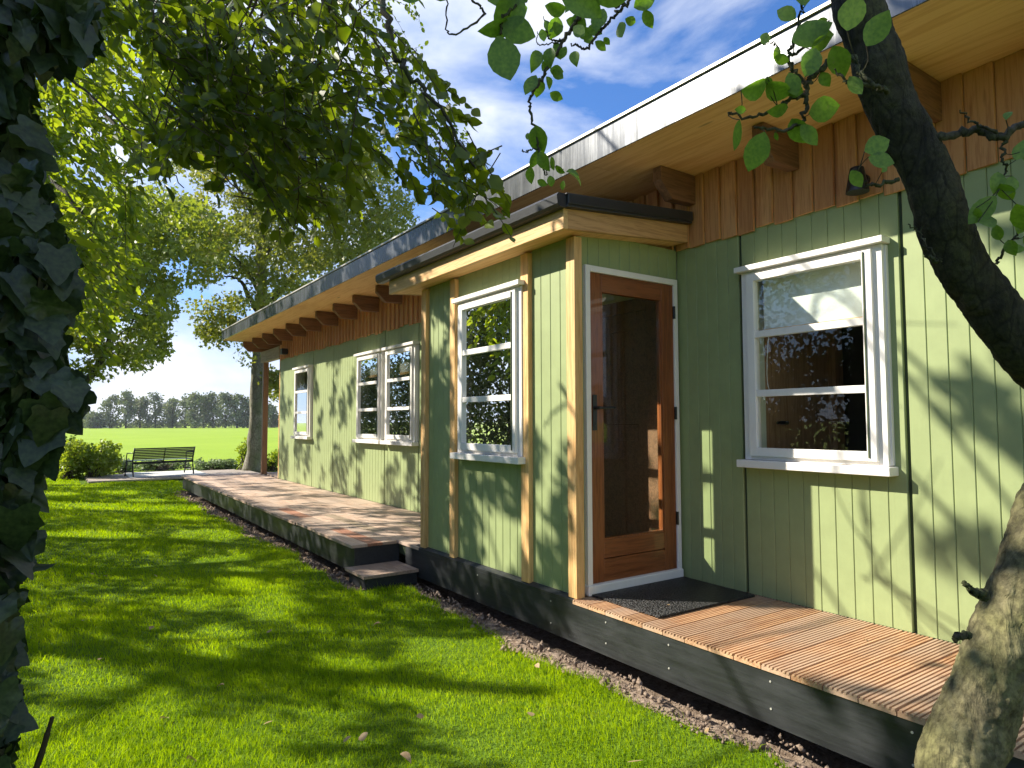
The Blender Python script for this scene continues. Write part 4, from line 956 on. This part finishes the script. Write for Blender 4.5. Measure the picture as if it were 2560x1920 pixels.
def sprig(pts, r0, r1, leaves, jit=.002):
    c_ = curve(px(*pts), 8*len(pts), jit); rr = np.linspace(r0, r1, len(c_))*(1+.25*np.sin(np.arange(len(c_))*2.1)*RNG.random(len(c_))); tw.tube(c_, rr, 7)
    for (u, v, d, ang, s) in leaves:
        dr = _R*math.cos(R_(ang))+_U*math.sin(R_(ang))+_F*random.uniform(-.3, .3); LV.append((at(u, v, d), dr, s))
        p = at(u, v, d); q = c_[np.argmin(np.linalg.norm(c_-p, axis=1))]
        if np.linalg.norm(q-p) < .09: tw.tube(curve([q, (p+q)/2+RNG.normal(0, .003, 3), p], 5), .0009, 4, False)
def E_(x, y): return (1500+x*.4792, y*.4792)
def e(x, y, d=1.22): return (*E_(x, y), d)
sprig([e(1330, 300, 1.24), e(1200, 330), e(1130, 390), e(1080, 440), e(1075, 560), e(1040, 640), e(940, 680), e(805, 665)], .0062, .0022,
      [(*E_(1090, 590), 1.20, 15, .060), (*E_(1050, 650), 1.20, -50, .048), (*E_(860, 690), 1.2, -110, .072), (*E_(915, 690), 1.22, -70, .016), (*E_(1000, 620), 1.22, -60, .055), (*E_(1060, 480), 1.21, 165, .035)])
sprig([e(1075, 490), e(1010, 510), e(930, 560), e(850, 600), (*E_(690, 600), 1.22), (*E_(682, 585), 1.22)], .0042, .0018,
      [(*E_(870, 400), 1.2, -60, .02), (*E_(735, 470), 1.2, 10, .066), (*E_(760, 575), 1.2, 180, .02), (*E_(730, 625), 1.18, -100, .056), (*E_(870, 430), 1.2, -30, .055), (*E_(980, 560), 1.2, 200, .04)])
sprig([e(1075, 440), e(1010, 370), e(985, 290), e(1020, 180), e(1045, 60), (*E_(1065, -10), 1.22)], .0040, .0020,
      [(*E_(1070, 400), 1.19, 70, .056), (*E_(985, 380), 1.2, -70, .045), (*E_(1020, 100), 1.2, 140, .04), (*E_(1070, 30), 1.2, 95, .05), (*E_(985, 320), 1.2, 160, .028), (*E_(1150, 380), 1.22, -60, .03)])
sprig([e(1000, 290), e(1090, 230), e(1160, 170), e(1190, 110)], .0030, .0012, [(*E_(1000, 215), 1.2, 20, .072), (*E_(1060, 220), 1.21, 10, .056), (*E_(1100, 260), 1.2, 30, .04), (*E_(1100, 150), 1.2, 30, .04)])
sprig([e(940, 300), e(925, 240), e(880, 220)], .002, .001, [(*E_(925, 245), 1.2, -100, .02), (*E_(850, 235), 1.2, 70, .03)])
sprig([e(1500, 480, 1.2), e(1400, 440, 1.19), e(1280, 425, 1.19), e(1225, 360, 1.19)], .0050, .0015, [])
sprig([e(1330, 300, 1.22), e(1360, 380, 1.18), e(1430, 440, 1.17), e(1500, 475, 1.19)], .0045, .003, [(*E_(1300, 400), 1.18, -60, .04), (*E_(1390, 240), 1.14, 60, .062), (*E_(1290, 160), 1.15, 80, .06), (*E_(1215, 240), 1.2, -60, .06)])
sprig([e(1560, 935, 1.25), e(1450, 965, 1.24), e(1390, 960, 1.24), e(1340, 900, 1.22)], .0042, .0012, [(*E_(1310, 890), 1.2, -60, .036), (*E_(1380, 790), 1.2, 25, .052), (*E_(1400, 820), 1.2, -20, .045), (*E_(1470, 900), 1.22, 60, .018)])
sprig([(2340, 345, 1.24), (2440, 328, 1.22), (2500, 345, 1.2), (2560, 310, 1.2), (2640, 290, 1.2)], .0075, .006, [])
sprig([(2510, 340, 1.2), (2440, 310, 1.2), (2400, 275, 1.2)], .0035, .0012, [])
sprig([(2510, 350, 1.2), (2512, 400, 1.18), (2515, 430, 1.18), (2500, 470, 1.17)], .003, .001, [(2495, 430, 1.17, -100, .04), (2500, 460, 1.16, -40, .042), (2530, 440, 1.17, -110, .04), (2540, 400, 1.17, 60, .045), (2550, 380, 1.17, -20, .04), (2490, 490, 1.16, 230, .062), (2445, 555, 1.16, 10, .042), (2440, 520, 1.16, -60, .02), (2540, 510, 1.16, -50, .07), (2515, 300, 1.17, 70, .02)])
sprig([(2490, 660, 1.22), (2520, 615, 1.2), (2550, 580, 1.2), (2600, 530, 1.2)], .0028, .0015, [(2500, 600, 1.19, 120, .03), (2520, 620, 1.19, -5, .03), (2520, 600, 1.19, -80, .03), (2545, 585, 1.19, 85, .03), (2555, 570, 1.19, 20, .04), (2560, 590, 1.19, -30, .035)])
sprig([(2345, 655, 1.22), (2315, 630, 1.22), (2300, 585, 1.22), (2270, 560, 1.22)], .0035, .001, [])
sprig([(2345, 650, 1.22), (2350, 650, 1.2), (2302, 590, 1.22), (2308, 565, 1.22)], .0012, .001, [])
sprig([(2465, 1490, 1.22), (2435, 1480, 1.2), (2415, 1460, 1.2), (2408, 1455, 1.2)], .010, .0015, [])
sprig([(2420, 1590, 1.22), (2395, 1588, 1.2), (2388, 1600, 1.2)], .007, .004, [])
# hanging branch at top centre
K = .3134
def h(x, y, d=1.65): return (1240+x*K, y*K, d)
sprig([h(1000, -600), h(860, -200), h(760, 0), h(690, 100), h(620, 200), h(540, 330), h(450, 480), h(380, 600), h(300, 740), h(268, 840), h(300, 980), h(335, 1150), h(360, 1300), h(395, 1400)], .0070, .0020, [])
sprig([h(1400, -500), h(1200, -180), h(1070, 0), h(980, 90), h(880, 200), h(800, 290), h(740, 375), h(680, 380), h(600, 345)], .0052, .0022, [])
sprig([h(330, 1190), h(270, 1195), h(208, 1208)], .002, .0015, [])
sprig([h(540, 320), h(440, 310), h(400, 240), h(380, 130)], .003, .001, [])
sprig([h(400, 1400), h(430, 1330), h(540, 1350)], .0016, .001, [])
sprig([h(520, 330), h(350, 360), h(330, 250)], .002, .001, [])
sprig([h(1030, 20), h(960, 60), h(985, -20)], .003, .0015, [])
for (x, y, a, s) in ((860, 70, -115, .062), (1100, 60, 20, .060), (1180, 80, -60, .05), (1030, 150, -10, .036), (985, 180, -85, .055), (740, 210, -40, .045), (860, 300, -50, .025), (790, 330, -30, .040), (660, 290, 10, .045), (700, 330, 30, .04), (620, 410, -85, .042), (560, 370, -120, .035), (340, 405, -105, .058), (440, 380, -100, .05), (500, 140, -110, .055), (560, 160, -20, .05), (620, 120, -60, .06), (620, 210, -50, .045), (430, 560, 0, .04), (450, 560, -40, .040), (400, 610, -60, .035), (320, 600, -120, .062), (350, 620, -100, .05), (430, 740, -25, .04), (320, 1000, -80, .075), (255, 1060, -100, .02), (330, 1200, -110, .05), (350, 1210, -70, .055), (280, 1330, -95, .045), (440, 1250, -80, .04), (560, 1370, -15, .058), (540, 1440, -100, .026), (470, 1330, -40, .035), (330, 1440, -30, .03), (390, 160, -60, .04), (365, 230, -80, .035), (470, 240, -150, .04), (470, 330, -70, .05), (420, 470, -120, .035), (360, 1100, -100, .045), (430, 1400, -80, .03), (250, 60, 200, .05), (100, 140, -20, .05), (720, -20, 210, .07), (560, 60, 180, .06)):
    u, v, d = h(x, y, 1.65+random.uniform(-.03, .03)); dr = _R*math.cos(R_(a))+_U*math.sin(R_(a))+_F*random.uniform(-.4, .4); LV.append((at(u, v, d), dr, s*.92))
for (u, v, a, s) in ((1245, 90, -75, .075), (1250, 60, -20, .06), (1330, -20, -170, .072), (1400, -30, -30, .078), (1300, -10, -120, .07), (1480, -20, -10, .06), (1130, -10, 150, .05), (1060, -10, 175, .045), (1270, 50, -150, .05)):
    dr = _R*math.cos(R_(a))+_U*math.sin(R_(a)); LV.append((at(u, v, 1.05), dr, s))
sprig([(1500, -300, 1.1), (1380, -60, 1.08), (1320, -10, 1.06), (1262, 40, 1.05), (1250, 85, 1.05)], .004, .0018, [])
sprig([(1180, 0, 1.6), (1210, 40, 1.6), (1125, 85, 1.6), (1120, 0, 1.6), (1150, -60, 1.6)], .003, .0015, [])
tw.build('branch', BARK_DARK, ap, smooth=True)
n = len(LV); P = np.array([l[0] for l in LV]); D = np.array([l[1] for l in LV]); tocam = nrm(CAM-P)
leaf_mesh('foliage', P, D, nrm(tocam+RNG.normal(0, .38, (n, 3))), np.array([l[2] for l in LV]), T_OV, L_APPLE, ap, True, .15)
# rest of the apple crown, above and behind the camera
S = np.array([(random.uniform(-3.6, .2), random.uniform(-2.2, .4), random.uniform(2.6, 3.8)) for _ in range(60)])
u, v, z = project(S); S = S[(z < .2) | (v < -250)]
twiggy('foliage', S, rdir(len(S), (0, 0, -.3)), .3, 10, .05, T_MED, L_APPLE, ap)

# ------------------------------------------------------------------ shrubs
def shrub(label, poly, d0, d1, ncl, r, per, size, mat, base, nm='shrub', cat='shrub', tpl=T_MED):
    t = thing(nm, label, cat, tuple(base), 'shrubs along the end of the lawn')
    C_ = samp(poly, ncl, d0, d1); C_[:, 2] = np.maximum(C_[:, 2], GZ+.04)
    leaf_mesh('foliage', *clumps(C_, r, per, size, flat=1), tpl, mat, t)
    tb = MB()
    for c in C_[::max(1, ncl//30)]: tb.tube(curve([np.array(base)+RNG.normal(0, .1, 3)*[1, 1, 0], (np.array(base)+c)/2+[0, 0, .1], c], 6), np.linspace(.012, .004, 7), 4, False)
    tb.build('stem', TWIG, t); return t
def c5(x, y): return (x*.33454, 800+y*.33454)
P5 = lambda *q: [c5(*p) for p in q]
def bs(x, y): p = pl(*c5(x, y), 'z', GZ); return p, float((p-CAM)@_F)
b, d = bs(700, 1185); shrub('bright yellow-green shrub left of the bench', P5((560, 1010), (640, 960), (720, 960), (780, 920), (880, 940), (880, 1040), (830, 1140), (700, 1175), (580, 1180)), d-.2, d+1.2, 80, .16, 46, .085, L_SHRUB, b)
b, d = bs(500, 1190); shrub('darker green shrub between the ivy trunk and the yellow-green shrub', P5((430, 920), (560, 910), (620, 950), (600, 1050), (560, 1180), (420, 1180)), d-.2, d+1.0, 50, .18, 44, .09, L_SHRUB, b)
b, d = bs(900, 1140); shrub('low silvery plant just left of the bench legs', P5((820, 1080), (900, 1050), (980, 1060), (980, 1120), (830, 1130)), d, d+.8, 30, .13, 40, .07, L_GREYG, b)
b, d = bs(1210, 1125); shrub('low silvery plant seen through the bench', P5((1000, 1070), (1420, 1070), (1420, 1110), (1000, 1110)), d, d+.8, 40, .12, 36, .07, L_GREYG, b)
b, d = bs(1600, 1120); shrub('low silvery ground plant between the bench and the pale trunk', P5((1460, 1060), (1560, 1070), (1640, 1045), (1740, 1060), (1760, 1125), (1480, 1110)), d, d+1, 60, .13, 42, .075, L_GREYG, b)
b, d = bs(1800, 1130); shrub('slender yellow-green shrub hugging the pale trunk', P5((1800, 960), (1850, 880), (1860, 960), (1860, 1120), (1770, 1125), (1780, 1060)), d, d+.6, 26, .13, 34, .08, L_SHRUB, b)
b, d = bs(2045, 1125); shrub('leafy shrub between the canopy post and the cabin corner', P5((2010, 1030), (2080, 980), (2095, 1125), (1955, 1120), (1960, 1060)), d, d+.7, 34, .14, 36, .08, L_SHRUB, b)

# ------------------------------------------------------------------ far trees, farm buildings
tl = [(540, 615, 60, 'darker'), (600, 640, 50, ''), (705, 690, 45, ''), (820, 560, 60, ''), (940, 508, 42, ''), (1045, 572, 50, ''), (1160, 540, 62, ''), (1290, 585, 55, ''), (1385, 570, 48, ''), (1455, 540, 52, ''), (1520, 560, 45, ''), (1590, 545, 52, ''), (1685, 542, 55, ''), (1770, 555, 50, ''), (1850, 590, 50, ''), (1960, 590, 55, ''), (2030, 640, 30, '')]
names = ['dark round tree at the left end of the distant row', 'rounded tree second from the left end of the distant row', 'low pale tree by the white farm shed', 'broad tree right of the white farm shed', 'tallest slim spire-like tree in the distant row', 'lower airy tree right of the tallest slim one', 'broad domed tree above the left half of the bench', 'lower round tree right of the broad domed one', 'narrow tree above the centre of the bench', 'pointed tree above the right half of the bench', 'slim tree above the right arm of the bench', 'bushy tree just right of the bench', 'bushy tree midway between bench and pale trunk', 'round tree a little left of the pale trunk', 'dark tree just left of the pale trunk', 'dark tree showing between the pale trunk and the canopy post', 'short tree right of the canopy post']
for (x, ty, wpx, k_), nm in zip(tl, names):
    dist = 178+random.uniform(-6, 6)+(10 if x < 660 else 0)
    base = at(*c5(x, 806), dist); base[2] = GZ-.03; top = at(*c5(x, ty), dist)[2]; H = top-base[2]; W = wpx*.33454/F_PX*dist*1.15
    t = thing('field_tree', 'distant '+nm, 'tree', tuple(base), 'trees along the far side of the field')
    ncl = 46; C_ = []
    for i in range(ncl):
        q = RNG.random(); zz = .10+.9*q; rr = W*math.sqrt(max(.05, 1-abs(zz-.42)**1.7*1.9))*RNG.random()**.5; a = RNG.uniform(0, 6.283)
        C_.append(base+np.array([math.cos(a)*rr, math.sin(a)*rr, zz*(H-.4)]))
    leaf_mesh('crown', *clumps(np.array(C_), .95, 26, .62, (0, 0, .3), 1), T_MED, L_FAR, t)
    mb = MB(); mb.tube([base, base+np.array([0, 0, H*.7])], [.28, .08], 7)
    for _ in range(6): a = RNG.uniform(0, 6.28); mb.tube([base+np.array([0, 0, H*.25]), base+np.array([math.cos(a)*W*.6, math.sin(a)*W*.6, H*RNG.uniform(.45, .8)])], [.12, .03], 5)
    mb.build('trunk', BARK_DARK, t)
hb = at(*c5(1100, 806), 184)
hx = []
for i in range(330):
    p = at(c5(500+i*5.2, 806)[0], c5(0, 806)[1], 186+random.uniform(-2, 2)); p[2] = GZ+random.uniform(.2, 1.9); hx.append(p)
hd_ = leaf_mesh('hedge', *clumps(np.array(hx), .9, 10, .6, (0, 0, .3), .8), T_MED, L_FAR); tag(hd_, 'low dark undergrowth filling the foot of the distant tree row', 'hedge', kind='stuff')
def house(label, x0, x1, yt, ye, dist, wallm, roofm):
    a = at(*c5(x0, 800), dist); b = at(*c5(x1, 800), dist); a[2] = b[2] = GZ-.03; top = at(*c5(x0, yt), dist)[2]; ea = at(*c5(x0, ye), dist)[2]
    t = thing('farmhouse', label, 'house', tuple((a+b)/2)); dv = (b-a); dp = np.array([-dv[1], dv[0], 0]); dp = dp/np.linalg.norm(dp)*7
    P = [a, b, b+dp, a+dp]; Z = np.array([0, 0, 1.])
    MB().hexa([*P, *[p*[1, 1, 0]+Z*ea for p in P]]).build('wall', wallm, t)
    m_ = MB(); r0, r1 = (a+dp/2)*[1, 1, 0]+Z*top, (b+dp/2)*[1, 1, 0]+Z*top; ov_ = dp*.06
    q = [a-ov_, b-ov_, b+dp+ov_, a+dp+ov_]; q = [p*[1, 1, 0]+Z*(ea+.01) for p in q]
    m_.v = [tuple(p) for p in q+[r0, r1]]; m_.f = [[0, 1, 5, 4], [2, 3, 4, 5], [0, 4, 3], [1, 2, 5], [0, 3, 2, 1]]
    m_.build('roof', roofm, t)
    w_ = MB(); dn = dv/np.linalg.norm(dv)
    for k_ in (.25, .55, .8):
        c = a+dv*k_-dp/7*.03; P = [c, c+dn*.9, c+dn*.9+dp/7*.05, c+dp/7*.05]; w_.hexa([*[p*[1, 1, 0]+Z*(GZ+.9) for p in P], *[p*[1, 1, 0]+Z*(GZ+1.9) for p in P]])
    w_.build('window', BLACKM, t)
house('small white farm shed at the left of the distant tree row', 672, 745, 738, 752, 196, plain('shed_wall', (.6, .6, .58), .7), plain('shed_roof', (.42, .44, .46), .6))
house('red roofed farmhouse between the canopy post and the cabin corner', 2008, 2090, 712, 752, 205, plain('brick_wall', (.28, .14, .09), .8), plain('red_roof', (.30, .11, .07), .8))

# ------------------------------------------------------------------ fallen leaves on the lawn
fl = [(674, 1575, .05), (951, 1558, .055), (206, 1550, .04), (383, 1565, .045), (262, 1440, .04), (391, 1441, .05), (228, 1435, .03), (293, 1336, .05), (740, 1437, .04), (256, 1645, .04), (420, 1795, .05), (683, 1802, .045), (907, 1832, .06), (866, 1842, .05), (1000, 1885, .06), (466, 1897, .05), (1340, 1660, .05), (1568, 1905, .07), (1337, 1785, .04), (1060, 1790, .04), (130, 1430, .03), (340, 1500, .03), (560, 1712, .035), (1770, 1830, .05)]
fn = ['dry curled leaf beyond the middle of the lawn, in line with the step corner', 'dry leaf lying on the lawn just in front of the step', 'small leaf in the shade near the ivy trunk, midway down the lawn', 'pale leaf in the shaded lawn right of the one near the ivy trunk', 'leaf at the middle left of the lawn beyond the long shadow band', 'leaf on the lawn level with the near end of the long deck', 'tiny leaf close to the ivy trunk in the mid lawn', 'leaf on the far sunlit streak of the lawn', 'leaf on shaded lawn left of the step', 'small leaf at the edge of the near sunlit grass by the ivy', 'leaf in the bright grass at the lower left', 'leaf in the grass below the sunlit oval patch', 'larger of the paired leaves in the near lawn centre', 'smaller of the paired leaves in the near lawn centre', 'leaf at the very front of the lawn, centre', 'leaf at the front of the lawn, left of centre', 'leaf in sunlit grass near the porch corner', 'big pale leaf at the front of the lawn near the soil edge', 'leaf in sunlit grass halfway between porch corner and picture bottom', 'leaf in half shaded grass below the porch window', 'tiny far leaf beside the ivy, near the far sunlit streak', 'tiny leaf in the shade beyond the near bright grass', 'small leaf between the sunlit oval and the near bright grass', 'dry leaf lying on the soil strip below the ribbed deck']
for i_, (u, v, s) in enumerate(fl):
    p = pl(u, v, 'z', GZ+.03); a = random.uniform(0, 6.28); d_ = np.array([[math.cos(a), math.sin(a), random.uniform(-.1, .3)]])
    o = leaf_mesh('fallen_leaf', [p], d_, np.array([[random.gauss(0, .4), random.gauss(0, .4), 1]]), s, T_OV, L_DRY, None, True)
    tag(o, fn[i_], 'leaf', 'fallen leaves on the lawn')
for u, v, z_ in ((1672, 1513, .018), (2165, 1600, .004), (1640, 1533, .004)):
    p = pl(u, v, 'z', z_); o = leaf_mesh('fallen_leaf', [p], np.array([[.5, .8, .1]]), np.array([[0.1, 0.2, 1]]), .022, T_OV, L_DRY, None, True)
    tag(o, 'tiny orange leaf lying on the doormat' if z_ > .01 else ('tiny dry leaf on the ribbed deck near the apple trunk' if u > 2000 else 'tiny leaf at the near edge of the doormat'), 'leaf', 'fallen leaves on the deck')

# ------------------------------------------------------------------ air
hm = bpy.data.materials.new('haze_air'); hm.use_nodes = True; t = hm.node_tree; t.nodes.clear(); o_ = t.nodes.new('ShaderNodeOutputMaterial')
pv = t.nodes.new('ShaderNodeVolumePrincipled'); pv.inputs['Color'].default_value = (.86, .92, 1, 1); pv.inputs['Density'].default_value = .0003; pv.inputs['Anisotropy'].default_value = .2
t.links.new(pv.outputs[0], o_.inputs['Volume'])
hz = MB().box(-902, 902, -602, 1502, -1.5, 16).build('haze', hm); tag(hz, 'thin pale air between the garden and the distant tree row', 'haze', kind='stuff')
